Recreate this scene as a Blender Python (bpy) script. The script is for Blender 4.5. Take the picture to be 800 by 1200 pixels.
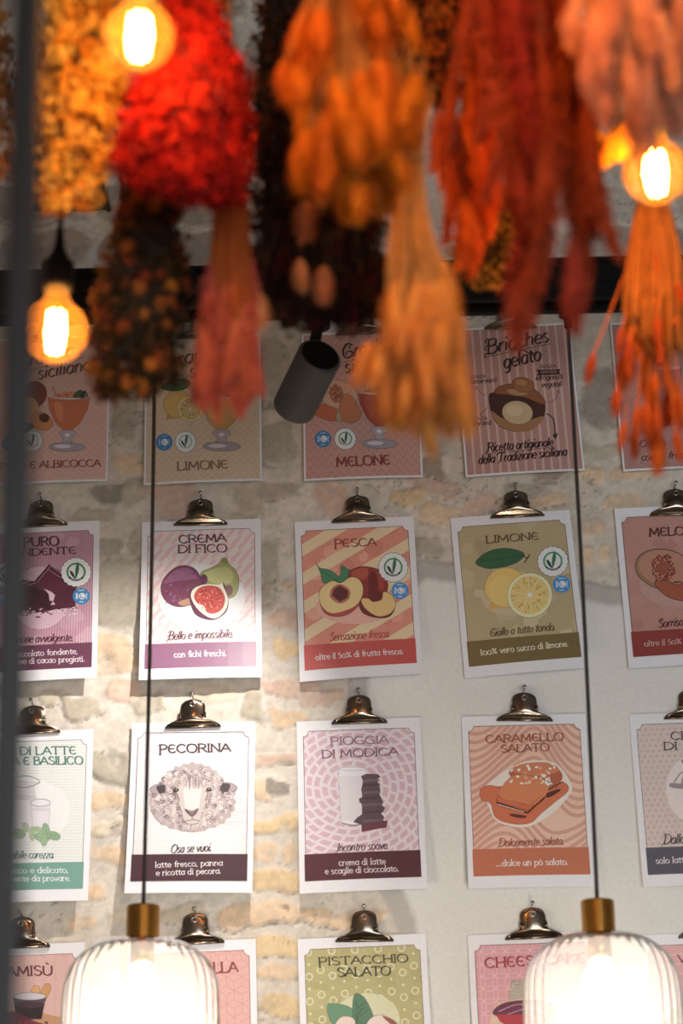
import bpy, bmesh, math, random
import numpy as np
from mathutils import Vector, Matrix, Euler
from mathutils.geometry import tessellate_polygon

for _o in list(bpy.data.objects):
    bpy.data.objects.remove(_o, do_unlink=True)
SC = bpy.context.scene
COL = SC.collection
R = math.radians

# ------------------------------------------------------------------ camera
F = 2500.0                       # focal length in pixels of the 800x1200 frame
CAM_Z = 1.45
WALL_Y = 3.51
cam_d = bpy.data.cameras.new('camera')
cam = bpy.data.objects.new('camera', cam_d)
COL.objects.link(cam)
cam_d.sensor_fit = 'VERTICAL'
cam_d.sensor_height = 36.0
cam_d.lens = F * 36.0 / 1200.0
CAM_M = Matrix.Translation((0, 0, CAM_Z)) @ Matrix.Rotation(R(1.6), 4, 'Z') @ \
    Matrix.Rotation(R(90 + 21.5), 4, 'X') @ Matrix.Rotation(R(-0.55), 4, 'Z')
cam.matrix_world = CAM_M
cam_d.dof.use_dof = True
cam_d.dof.focus_distance = 3.72
cam_d.dof.aperture_fstop = 3.2
cam_d.clip_start = 0.05
SC.camera = cam
CAM_O = CAM_M.translation.copy()
CAM_R = CAM_M.to_3x3()
CAM_I = CAM_M.inverted()


def at(px, py, Y):
    """the point on the plane y = Y that the photograph shows at this pixel"""
    d = CAM_R @ Vector(((px - 400) / F, -(py - 600) / F, -1.0))
    return CAM_O + d * ((Y - CAM_O.y) / d.y)


def depth_of(p):
    return -(CAM_I @ p).z


# ------------------------------------------------------------------ world and lights
world = bpy.data.worlds.new('room_light')
SC.world = world
world.use_nodes = True
_bg = world.node_tree.nodes['Background']
_bg.inputs[0].default_value = (1.0, 0.92, 0.88, 1)
_bg.inputs[1].default_value = 0.12


def area_light(name, loc, target, sx, sy, power, color):
    l = bpy.data.lights.new(name, 'AREA')
    l.shape = 'RECTANGLE'
    l.size, l.size_y = sx, sy
    l.energy = power
    l.color = color
    o = bpy.data.objects.new(name, l)
    o.location = loc
    o.rotation_euler = (Vector(target) - Vector(loc)).to_track_quat('-Z', 'Y').to_euler()
    COL.objects.link(o)
    return o


# the shop's front window, low behind the photographer
area_light('shop_window_daylight', (1.2, -2.6, 1.1), (0.2, 3.5, 2.4), 2.4, 1.8, 126, (0.83, 0.925, 1.0))

SC.view_settings.view_transform = 'Standard'
SC.view_settings.look = 'None'
SC.view_settings.gamma = 1.0
SC.view_settings.use_curve_mapping = False
SC.view_settings.exposure = 0.06
SC.cycles.use_denoising = True
SC.cycles.max_bounces = 8
SC.cycles.transparent_max_bounces = 24
SC.cycles.sample_clamp_indirect = 4.0


# ------------------------------------------------------------------ helpers
def lin(c):
    """sRGB 0..255 triple or '#rrggbb' to linear"""
    if isinstance(c, str):
        c = [int(c[i:i + 2], 16) for i in (1, 3, 5)]
    r = []
    for v in c:
        v = v / 255.0
        r.append(v / 12.92 if v <= 0.04045 else ((v + 0.055) / 1.055) ** 2.4)
    return tuple(r)


def tag(o, label=None, cat=None, group=None, kind=None):
    if label: o['label'] = label
    if cat: o['category'] = cat
    if group: o['group'] = group
    if kind: o['kind'] = kind
    return o


def empty(name, loc, rot=(0, 0, 0)):
    o = bpy.data.objects.new(name, None)
    o.empty_display_size = 0.02
    o.location = loc
    o.rotation_euler = rot
    COL.objects.link(o)
    return o


_mats = {}


def mat(name, color, rough=0.6, metal=0.0, noise=0.0, scale=30.0, spec=0.5, trans=0.0, rnd=0.0, bump=0.0):
    if name in _mats:
        return _mats[name]
    m = bpy.data.materials.new(name)
    m.use_nodes = True
    nt = m.node_tree
    n, l = nt.nodes, nt.links
    b = n['Principled BSDF']
    b.inputs['Roughness'].default_value = rough
    b.inputs['Metallic'].default_value = metal
    b.inputs['Specular IOR Level'].default_value = spec
    if color == 'ATTR':
        a = n.new('ShaderNodeAttribute')
        a.attribute_name = 'Col'
        src = a.outputs['Color']
    else:
        rgb = n.new('ShaderNodeRGB')
        rgb.outputs[0].default_value = (*lin(color), 1)
        src = rgb.outputs[0]
    if noise > 0 or rnd > 0 or bump > 0:
        tc = n.new('ShaderNodeTexCoord')
        nz = n.new('ShaderNodeTexNoise')
        nz.inputs['Scale'].default_value = scale
        nz.inputs['Detail'].default_value = 4
        l.new(tc.outputs['Object'], nz.inputs['Vector'])
    if noise > 0 or rnd > 0:
        hs = n.new('ShaderNodeHueSaturation')
        mr = n.new('ShaderNodeMapRange')
        mr.inputs['From Min'].default_value = 0.25
        mr.inputs['From Max'].default_value = 0.75
        mr.inputs['To Min'].default_value = 1 - noise
        mr.inputs['To Max'].default_value = 1 + noise
        l.new(nz.outputs['Fac'], mr.inputs['Value'])
        val = mr.outputs[0]
        if rnd > 0:
            oi = n.new('ShaderNodeObjectInfo')
            m2 = n.new('ShaderNodeMapRange')
            m2.inputs['To Min'].default_value = 1 - rnd
            m2.inputs['To Max'].default_value = 1 + rnd
            l.new(oi.outputs['Random'], m2.inputs['Value'])
            mm = n.new('ShaderNodeMath')
            mm.operation = 'MULTIPLY'
            l.new(val, mm.inputs[0])
            l.new(m2.outputs[0], mm.inputs[1])
            val = mm.outputs[0]
            m3 = n.new('ShaderNodeMapRange')
            m3.inputs['To Min'].default_value = 0.5 - rnd * 0.05
            m3.inputs['To Max'].default_value = 0.5 + rnd * 0.05
            l.new(oi.outputs['Random'], m3.inputs['Value'])
            l.new(m3.outputs[0], hs.inputs['Hue'])
        l.new(val, hs.inputs['Value'])
        l.new(src, hs.inputs['Color'])
        src = hs.outputs['Color']
    l.new(src, b.inputs['Base Color'])
    if bump > 0:
        bp = n.new('ShaderNodeBump')
        bp.inputs['Strength'].default_value = bump
        bp.inputs['Distance'].default_value = 0.003
        l.new(nz.outputs['Fac'], bp.inputs['Height'])
        l.new(bp.outputs[0], b.inputs['Normal'])
    if trans > 0:
        tl = n.new('ShaderNodeBsdfTranslucent')
        l.new(src, tl.inputs['Color'])
        mx = n.new('ShaderNodeMixShader')
        mx.inputs[0].default_value = trans
        l.new(b.outputs[0], mx.inputs[1])
        l.new(tl.outputs[0], mx.inputs[2])
        l.new(mx.outputs[0], n['Material Output'].inputs['Surface'])
    _mats[name] = m
    return m


def thin_glass(name, tint, gloss_mix, scatter, scatter_col, rough=0.03):
    m = bpy.data.materials.new(name)
    m.use_nodes = True
    n, l = m.node_tree.nodes, m.node_tree.links
    for x in list(n):
        if x.type != 'OUTPUT_MATERIAL': n.remove(x)
    out = [x for x in n if x.type == 'OUTPUT_MATERIAL'][0]
    tr = n.new('ShaderNodeBsdfTransparent'); tr.inputs[0].default_value = (*tint, 1)
    gl = n.new('ShaderNodeBsdfGlossy'); gl.inputs['Roughness'].default_value = rough
    fr = n.new('ShaderNodeLayerWeight'); fr.inputs['Blend'].default_value = gloss_mix
    tl = n.new('ShaderNodeBsdfTranslucent'); tl.inputs[0].default_value = (*scatter_col, 1)
    m1 = n.new('ShaderNodeMixShader'); m1.inputs[0].default_value = scatter
    l.new(tr.outputs[0], m1.inputs[1]); l.new(tl.outputs[0], m1.inputs[2])
    m2 = n.new('ShaderNodeMixShader')
    l.new(fr.outputs['Fresnel'], m2.inputs[0])
    l.new(m1.outputs[0], m2.inputs[1]); l.new(gl.outputs[0], m2.inputs[2])
    l.new(m2.outputs[0], out.inputs['Surface'])
    return m


def glow(name, color, strength):
    m = bpy.data.materials.new(name)
    m.use_nodes = True
    b = m.node_tree.nodes['Principled BSDF']
    b.inputs['Base Color'].default_value = (*color, 1)
    b.inputs['Emission Color'].default_value = (*color, 1)
    b.inputs['Emission Strength'].default_value = strength
    return m


class MB:
    """collects shapes and links them as one mesh object"""

    def __init__(s):
        s.v, s.f, s.c = [], [], []
        s.col = None

    def add(s, vs, fs, col=None):
        b = len(s.v)
        s.v += [tuple(x) for x in vs]
        s.f += [tuple(i + b for i in f) for f in fs]
        s.c += [col or s.col or (1, 1, 1)] * len(fs)

    def box(s, c, d, M=None, col=None):
        vs = []
        for x in (-1, 1):
            for y in (-1, 1):
                for z in (-1, 1):
                    p = Vector((x * d[0] / 2, y * d[1] / 2, z * d[2] / 2))
                    if M: p = M @ p
                    vs.append(p + Vector(c))
        s.add(vs, [(0, 1, 3, 2), (4, 6, 7, 5), (0, 4, 5, 1), (2, 3, 7, 6), (0, 2, 6, 4), (1, 5, 7, 3)], col)

    def tube(s, pts, rad, n=8, col=None, cap=True):
        pts = [Vector(p) for p in pts]
        if not hasattr(rad, '__len__'): rad = [rad] * len(pts)
        rings = []
        ref = None
        for i, p in enumerate(pts):
            t = (pts[min(i + 1, len(pts) - 1)] - pts[max(i - 1, 0)]).normalized()
            if ref is None:
                ref = Vector((1, 0, 0)) if abs(t.x) < 0.8 else Vector((0, 1, 0))
            a = (ref - t * ref.dot(t)).normalized()
            b = t.cross(a)
            ref = a
            rings.append([p + (a * math.cos(2 * math.pi * k / n) + b * math.sin(2 * math.pi * k / n)) * rad[i] for k in range(n)])
        vs = [q for r in rings for q in r]
        fs = []
        for i in range(len(pts) - 1):
            for k in range(n):
                k2 = (k + 1) % n
                fs.append((i * n + k, i * n + k2, (i + 1) * n + k2, (i + 1) * n + k))
        if cap:
            fs.append(tuple(range(n))[::-1])
            fs.append(tuple((len(pts) - 1) * n + k for k in range(n)))
        s.add(vs, fs, col)

    def lathe(s, prof, M, n=32, rib=0.0, nr=0, col=None):
        """prof: (radius, z) pairs, turned about local z, placed by matrix M"""
        vs, fs = [], []
        for r, z in prof:
            for k in range(n):
                a = 2 * math.pi * k / n
                rr = r * (1 + rib * math.cos(nr * a))
                vs.append(M @ Vector((rr * math.cos(a), rr * math.sin(a), z)))
        for i in range(len(prof) - 1):
            for k in range(n):
                k2 = (k + 1) % n
                fs.append((i * n + k, i * n + k2, (i + 1) * n + k2, (i + 1) * n + k))
        s.add(vs, fs, col)

    def build(s, name, m, parent=None, smooth=False):
        me = bpy.data.meshes.new(name)
        me.from_pydata(s.v, [], s.f)
        if s.f:
            ca = me.color_attributes.new('Col', 'FLOAT_COLOR', 'CORNER')
            tot = np.array([len(f) for f in s.f])
            cc = np.ones((len(s.f), 4), dtype=np.float32)
            cc[:, :3] = np.array(s.c, dtype=np.float32)
            ca.data.foreach_set('color', np.repeat(cc, tot, axis=0).ravel())
        if smooth:
            me.polygons.foreach_set('use_smooth', [True] * len(me.polygons))
        me.materials.append(m)
        me.update()
        o = bpy.data.objects.new(name, me)
        COL.objects.link(o)
        if parent: o.parent = parent
        return o


def frame_z(d):
    """rotation matrix whose local z is d"""
    return Vector(d).to_track_quat('Z', 'Y').to_matrix().to_4x4()


def catmull(pts, closed=False, sub=5):
    n = len(pts)
    if n < 3: return list(pts)
    out = []
    rng = n if closed else n - 1
    for i in range(rng):
        if closed:
            p0, p1, p2, p3 = pts[(i - 1) % n], pts[i], pts[(i + 1) % n], pts[(i + 2) % n]
        else:
            p0, p1, p2, p3 = pts[max(i - 1, 0)], pts[i], pts[i + 1], pts[min(i + 2, n - 1)]
        for k in range(sub):
            t = k / sub
            out.append(tuple(0.5 * (2 * b + (c - a) * t + (2 * a - 5 * b + 4 * c - d) * t * t + (3 * b - a - 3 * c + d) * t ** 3)
                             for a, b, c, d in zip(p0, p1, p2, p3)))
    if not closed: out.append(tuple(pts[-1]))
    return out


# value noise on arrays
def vnoise(x, z, seed):
    rs = np.random.RandomState(seed)
    T = rs.rand(256, 256)
    xi, zi = np.floor(x).astype(int), np.floor(z).astype(int)
    fx, fz = x - xi, z - zi
    fx, fz = fx * fx * (3 - 2 * fx), fz * fz * (3 - 2 * fz)
    g = lambda a, b: T[a % 256, b % 256]
    return (g(xi, zi) * (1 - fx) + g(xi + 1, zi) * fx) * (1 - fz) + (g(xi, zi + 1) * (1 - fx) + g(xi + 1, zi + 1) * fx) * fz


def fbm(x, z, seed, o=4):
    s, a, t = 0, 1.0, 0
    for k in range(o):
        s = s + a * vnoise(x * 2 ** k, z * 2 ** k, seed + k)
        t += a
        a *= 0.5
    return s / t


# ------------------------------------------------------------------ the wall: rough stone, brick and a skim of white plaster
def wall_back():
    fx = np.arange(-0.80, 0.80, 0.004)
    fz = np.arange(1.72, 4.02, 0.004)
    xs = np.concatenate([np.arange(-2.6, -0.80, 0.05), fx, np.arange(0.80, 2.65, 0.05)])
    zs = np.concatenate([np.arange(0.0, 1.72, 0.05), fz, np.arange(4.02, 4.36, 0.05)])
    X, Z = np.meshgrid(xs, zs)
    wx = X + (fbm(X * 18, Z * 18, 3, 5) - 0.5) * 0.060
    wz = Z + (fbm(X * 18, Z * 18, 9, 5) - 0.5) * 0.042
    n1 = fbm(X * 9, Z * 9, 21)
    n2 = fbm(X * 45, Z * 45, 33)
    n3 = fbm(X * 120, Z * 120, 41, 2)
    mortar = np.array(lin((212, 203, 190)))
    C = mortar[None, None, :] * (0.86 + 0.26 * n2 + 0.14 * (n1 - 0.5))[..., None]
    warm = np.clip((fbm(X * 5, Z * 5, 61) - 0.45) * 3, 0, 1)[..., None]
    C = C * (1 - 0.35 * warm) + np.array(lin((196, 172, 146)))[None, None, :] * 0.35 * warm
    H = 0.006 * (n1 - 0.5) + 0.003 * (n2 - 0.5) + 0.0012 * (n3 - 0.5)
    P = dict(tan=(178, 166, 142), grey=(168, 156, 140), orange=(222, 188, 148), yellow=(224, 190, 134), pink=(206, 168, 146),
             pale=(214, 198, 172), dark=(120, 110, 98), slab=(168, 160, 140), brown=(136, 114, 98), umber=(124, 108, 92))
    st = [  # px, py, half width, half height, colour
        (125, 580, 22, 12, 'dark'), (152, 580, 19, 18, 'tan'), (100, 603, 25, 8, 'tan'), (125, 650, 14, 12, 'grey'), (155, 638, 10, 14, 'tan'),
        (145, 695, 33, 40, 'slab'), (135, 765, 25, 20, 'orange'), (145, 805, 15, 14, 'pink'), (100, 830, 22, 13, 'tan'), (172, 825, 18, 14, 'tan'),
        (197, 575, 27, 28, 'pink'), (290, 590, 25, 22, 'tan'), (330, 578, 28, 10, 'grey'), (390, 585, 18, 13, 'pink'), (316, 665, 11, 30, 'slab'),
        (312, 705, 9, 18, 'tan'), (341, 690, 8, 7, 'orange'), (335, 728, 15, 10, 'pink'), (338, 760, 15, 9, 'yellow'), (345, 805, 32, 10, 'pink'),
        (340, 842, 28, 11, 'orange'), (295, 825, 15, 16, 'tan'), (510, 570, 30, 12, 'pink'), (478, 583, 24, 9, 'yellow'), (515, 601, 20, 11, 'orange'),
        (500, 638, 22, 12, 'grey'), (560, 590, 24, 12, 'pink'), (620, 572, 30, 9, 'grey'), (700, 525, 22, 9, 'tan'), (690, 556, 18, 9, 'orange'),
        (737, 557, 24, 9, 'orange'), (645, 590, 30, 10, 'orange'), (735, 590, 36, 9, 'orange'), (690, 622, 14, 10, 'orange'), (683, 655, 9, 10, 'orange'),
        (706, 653, 11, 10, 'orange'), (700, 470, 26, 34, 'dark'), (515, 500, 16, 34, 'grey'), (512, 430, 18, 22, 'tan'), (320, 440, 22, 40, 'grey'),
        (325, 520, 24, 26, 'slab'), (150, 480, 14, 40, 'grey'), (148, 545, 16, 12, 'orange'), (505, 545, 20, 14, 'brown'), (650, 540, 20, 20, 'brown'),
        (135, 898, 32, 20, 'slab'), (120, 938, 27, 10, 'orange'), (130, 968, 36, 9, 'pale'), (128, 1003, 32, 11, 'orange'), (110, 1042, 22, 10, 'orange'),
        (90, 1077, 17, 10, 'orange'), (140, 1075, 18, 10, 'pale'), (315, 895, 36, 8, 'pink'), (327, 925, 13, 9, 'dark'), (305, 927, 13, 11, 'orange'),
        (325, 962, 42, 11, 'yellow'), (308, 1000, 21, 11, 'orange'), (345, 1000, 10, 12, 'orange'), (325, 1035, 38, 12, 'yellow'), (320, 1073, 36, 11, 'orange'),
        (272, 1078, 22, 12, 'orange'), (372, 1073, 25, 10, 'orange'), (325, 1108, 36, 12, 'yellow'), (325, 1142, 24, 11, 'orange'), (330, 1180, 32, 10, 'yellow'),
        (380, 820, 20, 9, 'pink'), (240, 815, 26, 12, 'pale'), (60, 820, 18, 10, 'tan'), (420, 1078, 30, 9, 'orange'), (210, 1070, 22, 9, 'tan')]
    rn = random.Random(4)
    y = -150.0
    while y < 330:                        # big squared blocks high on the wall
        h = rn.uniform(40, 58)
        x = -60 - rn.uniform(0, 80)
        while x < 870:
            w = rn.uniform(60, 135)
            st.append((x + w / 2, y + h / 2 + rn.uniform(-3, 3), w / 2 - 4, h / 2 - 3.5, rn.choice(['brown', 'umber', 'grey', 'brown', 'umber', 'pink'])))
            x += w
        y += h
    for px, py, hw, hh, cn in st:
        c = at(px, py, WALL_Y)
        k = depth_of(c) / F
        e = math.cos(math.atan2(c.z - CAM_Z, WALL_Y))
        hx, hz = hw * k, hh * k / e
        i0, i1 = np.searchsorted(zs, c.z - hz * 1.5), np.searchsorted(zs, c.z + hz * 1.5)
        j0, j1 = np.searchsorted(xs, c.x - hx * 1.5), np.searchsorted(xs, c.x + hx * 1.5)
        if i1 <= i0 or j1 <= j0: continue
        sl = (slice(i0, i1), slice(j0, j1))
        q = (np.abs((wx[sl] - c.x) / hx)) ** 3 + (np.abs((wz[sl] - c.z) / hz)) ** 3
        m = np.clip((1.25 - q) * 1.5, 0, 1)
        m = m * m * (3 - 2 * m)
        m = m * np.clip((n2[sl] * 0.7 + n1[sl] * 0.5 - 0.22) * 3.2, 0.0, 1)
        H[sl] += m * rn.uniform(0.0015, 0.0040)
        col = (np.array(lin(P[cn])) * 0.72 + mortar * 0.28) * rn.uniform(0.92, 1.06)
        var = (0.84 + 0.32 * n2[sl])[..., None]
        C[sl] = C[sl] * (1 - m[..., None] * 0.92) + col * var * m[..., None] * 0.92
        gap = np.exp(-((q - 1.25) / 0.16) ** 2) * np.clip((c.z - wz[sl]) / hz, 0, 1) * np.clip((n1[sl] - 0.42) * 6, 0, 1)
        H[sl] -= 0.004 * gap
        C[sl] *= (1 - 0.45 * gap)[..., None]
    pits = np.clip((n3 * 0.6 + n2 * 0.5 - 0.76) * 9, 0, 1) * np.clip((fbm(X * 6, Z * 6, 77) - 0.5) * 5, 0, 1)
    H -= 0.004 * pits
    C *= (1 - 0.6 * pits)[..., None]
    C *= (0.86 + 0.28 * n3)[..., None]
    rid = np.abs(fbm(X * 22 + 3, Z * 34 + 5, 91, 4) - 0.5)
    crack = np.clip(1 - rid / 0.010, 0, 1) * np.clip((fbm(X * 7, Z * 7, 15) - 0.50) * 8, 0, 1)
    H -= 0.0025 * crack
    C *= (1 - 0.5 * crack)[..., None]
    # recess with a slanting side, high on the left, its shade painted dark
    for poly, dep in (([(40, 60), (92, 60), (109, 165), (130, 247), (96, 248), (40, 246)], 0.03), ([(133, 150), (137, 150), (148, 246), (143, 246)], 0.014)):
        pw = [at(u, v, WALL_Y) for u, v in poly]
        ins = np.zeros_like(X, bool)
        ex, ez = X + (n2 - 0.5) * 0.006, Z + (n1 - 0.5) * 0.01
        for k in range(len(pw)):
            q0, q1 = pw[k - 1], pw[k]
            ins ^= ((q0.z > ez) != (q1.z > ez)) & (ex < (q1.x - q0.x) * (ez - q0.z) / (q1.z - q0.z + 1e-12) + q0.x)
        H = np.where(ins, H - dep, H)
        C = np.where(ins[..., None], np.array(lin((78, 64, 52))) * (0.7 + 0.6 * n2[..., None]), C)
    # plaster
    poly = [at(a, b, WALL_Y) for a, b in [(1700, 690), (960, 692), (800, 692), (715, 690), (640, 676), (580, 664), (530, 659), (490, 655), (455, 690),
                                          (412, 770), (406, 850), (428, 960), (436, 1030), (462, 1075), (476, 1130), (480, 1300), (480, 1700), (1700, 1700)]]
    pw = [(p.x, p.z) for p in poly]
    ins = np.zeros_like(X, bool)
    dist = np.full_like(X, 9.0)
    ex, ez = X + (n2 - 0.5) * 0.012, Z + (n1 - 0.5) * 0.02
    for a in range(len(pw)):
        (x1, z1), (x2, z2) = pw[a], pw[(a + 1) % len(pw)]
        cross = ((z1 > ez) != (z2 > ez)) & (ex < (x2 - x1) * (ez - z1) / (z2 - z1 + 1e-12) + x1)
        ins ^= cross
        t = np.clip(((ex - x1) * (x2 - x1) + (ez - z1) * (z2 - z1)) / ((x2 - x1) ** 2 + (z2 - z1) ** 2 + 1e-12), 0, 1)
        dist = np.minimum(dist, np.hypot(ex - x1 - t * (x2 - x1), ez - z1 - t * (z2 - z1)))
    d = np.where(ins, dist, -dist)
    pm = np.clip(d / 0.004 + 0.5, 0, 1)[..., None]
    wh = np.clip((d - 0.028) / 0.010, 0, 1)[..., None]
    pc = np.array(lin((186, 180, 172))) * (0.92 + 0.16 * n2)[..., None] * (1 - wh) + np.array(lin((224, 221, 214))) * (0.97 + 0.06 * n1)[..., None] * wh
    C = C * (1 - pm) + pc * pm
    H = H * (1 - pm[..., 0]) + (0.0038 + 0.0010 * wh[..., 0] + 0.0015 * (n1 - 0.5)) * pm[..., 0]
    H = np.clip(H, -0.035, 0.0060)
    nz, nx = X.shape
    me = bpy.data.meshes.new('wall_back')
    V = np.stack([X, WALL_Y - H, Z], -1).reshape(-1, 3)
    idx = np.arange(nz * nx).reshape(nz, nx)
    Fq = np.stack([idx[:-1, :-1], idx[:-1, 1:], idx[1:, 1:], idx[1:, :-1]], -1).reshape(-1, 4)
    me.vertices.add(len(V)); me.vertices.foreach_set('co', V.astype(np.float32).ravel())
    me.loops.add(Fq.size); me.loops.foreach_set('vertex_index', Fq.astype(np.int32).ravel())
    me.polygons.add(len(Fq))
    me.polygons.foreach_set('loop_start', np.arange(0, Fq.size, 4, dtype=np.int32))
    me.polygons.foreach_set('use_smooth', np.ones(len(Fq), bool))
    me.update(); me.validate()
    ca = me.color_attributes.new('Col', 'FLOAT_COLOR', 'POINT')
    cc = np.ones((len(V), 4), np.float32)
    cc[:, :3] = np.clip(C, 0.01, 0.9).reshape(-1, 3)
    ca.data.foreach_set('color', cc.ravel())
    me.materials.append(mat('masonry', 'ATTR', rough=0.92, noise=0.05, scale=160, spec=0.2, bump=0.18))
    o = bpy.data.objects.new('wall_back', me)
    COL.objects.link(o)
    return tag(o, 'rough stone and brick wall partly skimmed with white plaster', kind='structure')


wall_back()
mb = MB(); mb.box((0, 0.4, 4.35), (5.2, 6.3, 0.06))
tag(mb.build('ceiling', mat('ceiling_paint', (150, 140, 128), 0.9, noise=0.05, scale=6)), 'high painted ceiling above the frame', kind='structure')
mb = MB(); mb.box((0, 0.4, -0.03), (5.2, 6.3, 0.06))
tag(mb.build('floor', mat('floor_tile', (120, 108, 96), 0.6, noise=0.08, scale=5)), 'plain shop floor', kind='structure')

# ------------------------------------------------------------------ lettering drawn with a broad nib
GLY = {
    'A': (8, '0,0 4,10 8,0;1.6,3.6 6.4,3.6'), 'B': (7, '1,0 1,10;~1,10 5,9.7 5.6,7.6 4.6,5.6 1,5.3;~1,5.3 5.6,5 6.6,2.7 5.2,.3 1,0'),
    'C': (8, '~7.4,8 5,9.9 2.5,9.3 .8,6.6 .8,3.4 2.5,.7 5,.1 7.4,1.8'), 'D': (8.2, '1,0 1,10;~1,10 5,9.4 7.5,6.6 7.5,3.4 5,.6 1,0'),
    'E': (7, '~6.2,8.6 4,9.9 2,9 .9,6.5 .9,3.5 2,1 4,.1 6.4,1.4;1,5 5.4,5'), 'F': (6.6, '1,0 1,10;1,10 6.2,10 6.2,8.4;1,5.2 5,5.2'),
    'G': (8.4, '~7.2,8.2 5,9.9 2.5,9.3 .8,6.6 .8,3.4 2.5,.7 5,.1 7.6,1.4;5.2,4.2 7.6,4.2 7.6,.4'), 'H': (8, '1,0 1,10;7,0 7,10;1,5 7,5'),
    'I': (2.6, '1.3,0 1.3,10'), 'K': (7.6, '1,0 1,10;6.8,10 1,4.6;3,6.2 7.2,0'), 'L': (6.6, '1,10 1,0;1,0 6,0 6.2,2'), 'M': (10, '1,0 1.7,10 5,2 8.3,10 9,0'), 'N': (8.4, '1,0 1,10 7.4,0 7.4,10'),
    'O': (9, '~4.5,10 1.8,9 .6,5 1.8,1 4.5,0 7.2,1 8.4,5 7.2,9 4.5,10'), 'P': (7, '1,-2 1,10;~1,10 5,9.7 6.4,7.3 5,4.8 1,4.4'),
    'R': (7.6, '1,0 1,10;~1,10 5,9.7 6.4,7.5 5,5.2 1,4.9;3.6,5 7.4,0'), 'S': (7, '~6,8.2 4,10 1.6,9 1.2,7 3,5.5 5.4,4.4 6.4,2.4 5.2,.5 3,0 .8,1.8'),
    'T': (8, '4,0 4,10;.4,8.6 .5,10 7.5,10 7.6,8.6'), 'U': (8.4, '~1,10 1,3.5 2.2,.7 4.3,0 6.4,.9 7.3,3.5 7.3,10'), 'V': (8, '0.4,10 4,0 7.6,10'),
    'Z': (7, '.8,10 6.4,10 .8,0 6.6,0'),
    'a': (5.6, '~4.7,5 3,6.2 1.2,5 .6,3 1.3,.8 2.8,0 4.2,1 4.8,2.6;4.8,6.2 4.8,.8 5.5,0'), 'b': (5.8, '1,10 1,0;~1,4.4 2.6,6.2 4.6,5 5.2,3 4.4,.9 2.6,0 1,1.2'),
    'c': (5, '~4.6,5.2 3,6.2 1.2,5.2 .6,3 1.3,.8 3,0 4.8,1'), 'd': (5.8, '~4.8,4.6 3.2,6.2 1.2,5 .6,3 1.3,.8 3,0 4.8,1.4;4.8,10 4.8,0'),
    'e': (5.2, '~.8,3.3 4.7,3.3 4.3,5.4 2.8,6.2 1.2,5.2 .6,3 1.4,.8 3,0 4.7,1'), 'f': (3.6, '~4.4,9.2 3.2,10 2.2,8.6 2,6 2,0;.4,6 4,6'),
    'g': (5.6, '~4.7,5 3,6.2 1.2,5 .6,3 1.3,.8 2.8,0 4.2,1 4.8,2.6;~4.8,6.2 4.8,-.6 4,-2.6 2.4,-3.2 .7,-2.2'),
    'h': (5.8, '1,10 1,0;~1,4.2 2.6,6.1 4.2,5.6 4.7,4 4.7,0'), 'i': (2.4, '1.2,6.2 1.2,0;1.2,8 1.2,9.6'), 'j': (2.6, '1.4,6.2 1.4,-2;1.4,8.3 1.4,9.3'),
    'k': (5.4, '1,10 1,0;4.6,6 1,2.8;2.2,3.8 4.8,0'), 'l': (2.4, '1.2,10 1.2,0'), 'm': (8.2, '1,6.2 1,0;~1,4.2 2.4,6.1 3.7,5.5 4,4 4,0;~4,4.2 5.4,6.1 6.7,5.5 7.1,4 7.1,0'),
    'n': (5.8, '1,6.2 1,0;~1,4.2 2.6,6.1 4.2,5.6 4.7,4 4.7,0'), 'o': (5.8, '~2.9,6.2 1.2,5.3 .6,3.1 1.2,.9 2.9,0 4.6,.9 5.2,3.1 4.6,5.3 2.9,6.2'),
    'p': (5.8, '1,6.2 1,-3;~1,4.4 2.6,6.2 4.6,5 5.2,3 4.4,.9 2.6,0 1,1.2'), 'q': (5.8, '~4.8,4.6 3.2,6.2 1.2,5 .6,3 1.3,.8 3,0 4.8,1.4;4.8,6.2 4.8,-3'),
    'r': (4.2, '1,6.2 1,0;~1,3.8 2.2,5.8 4,6'), 's': (4.6, '~3.9,5.3 2.4,6.2 1,5.4 1.2,3.9 3.2,2.7 4,1.4 3,.1 1.8,0 .5,1'), 't': (4, '~2,8.4 2,1.4 2.8,.1 4,.6;.4,6.2 4,6.2'),
    'u': (5.8, '~1,6.2 1,1.8 1.8,.2 3.2,.2 4.7,1.8;4.7,6.2 4.7,0'), 'v': (5.4, '.6,6.2 2.8,0 5,6.2'), 'z': (4.8, '.8,6.2 4.2,6.2 .7,0 4.4,0'), 'x': (5, '.6,6.2 4.6,0;4.6,6.2 .6,0'),
    '.': (2.6, '1,-.4 1,1.5'), ',': (2.2, '1.2,.8 .7,-1.6'), '1': (4, '.8,8 2.2,9.6 2.2,0'), '0': (6.4, '~3.2,6.4 1.2,5.4 .6,3.2 1.2,.9 3.2,0 5.2,.9 5.8,3.2 5.2,5.4 3.2,6.4'),
    '5': (5.4, '~4.6,9 1.6,9 1.2,5.2 3.2,5.8 4.8,4.2 4.4,1 2.4,0 .6,1'), '%': (8, '~2,9 .8,7.6 2,6 3.2,7.6 2,9;6.6,9.4 1.4,0;~6,3.4 4.8,1.8 6,.2 7.2,1.8 6,3.4'),
    ' ': (3.4, ''), "'": (2, '1,10 1,8'), '`': (0.01, '-5.4,13 -3.4,11'), '^': (0.01, '-4,9.4 -2.4,7.6'),
}


def glyph_strokes(ch):
    adv, s = GLY[ch]
    out = []
    for st in s.split(';'):
        if not st: continue
        sm = st[0] == '~'
        pts = [tuple(float(v) for v in q.split(',')) for q in st.lstrip('~').split()]
        out.append((catmull(pts, sub=4) if sm else pts, sm))
    return adv, out


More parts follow.
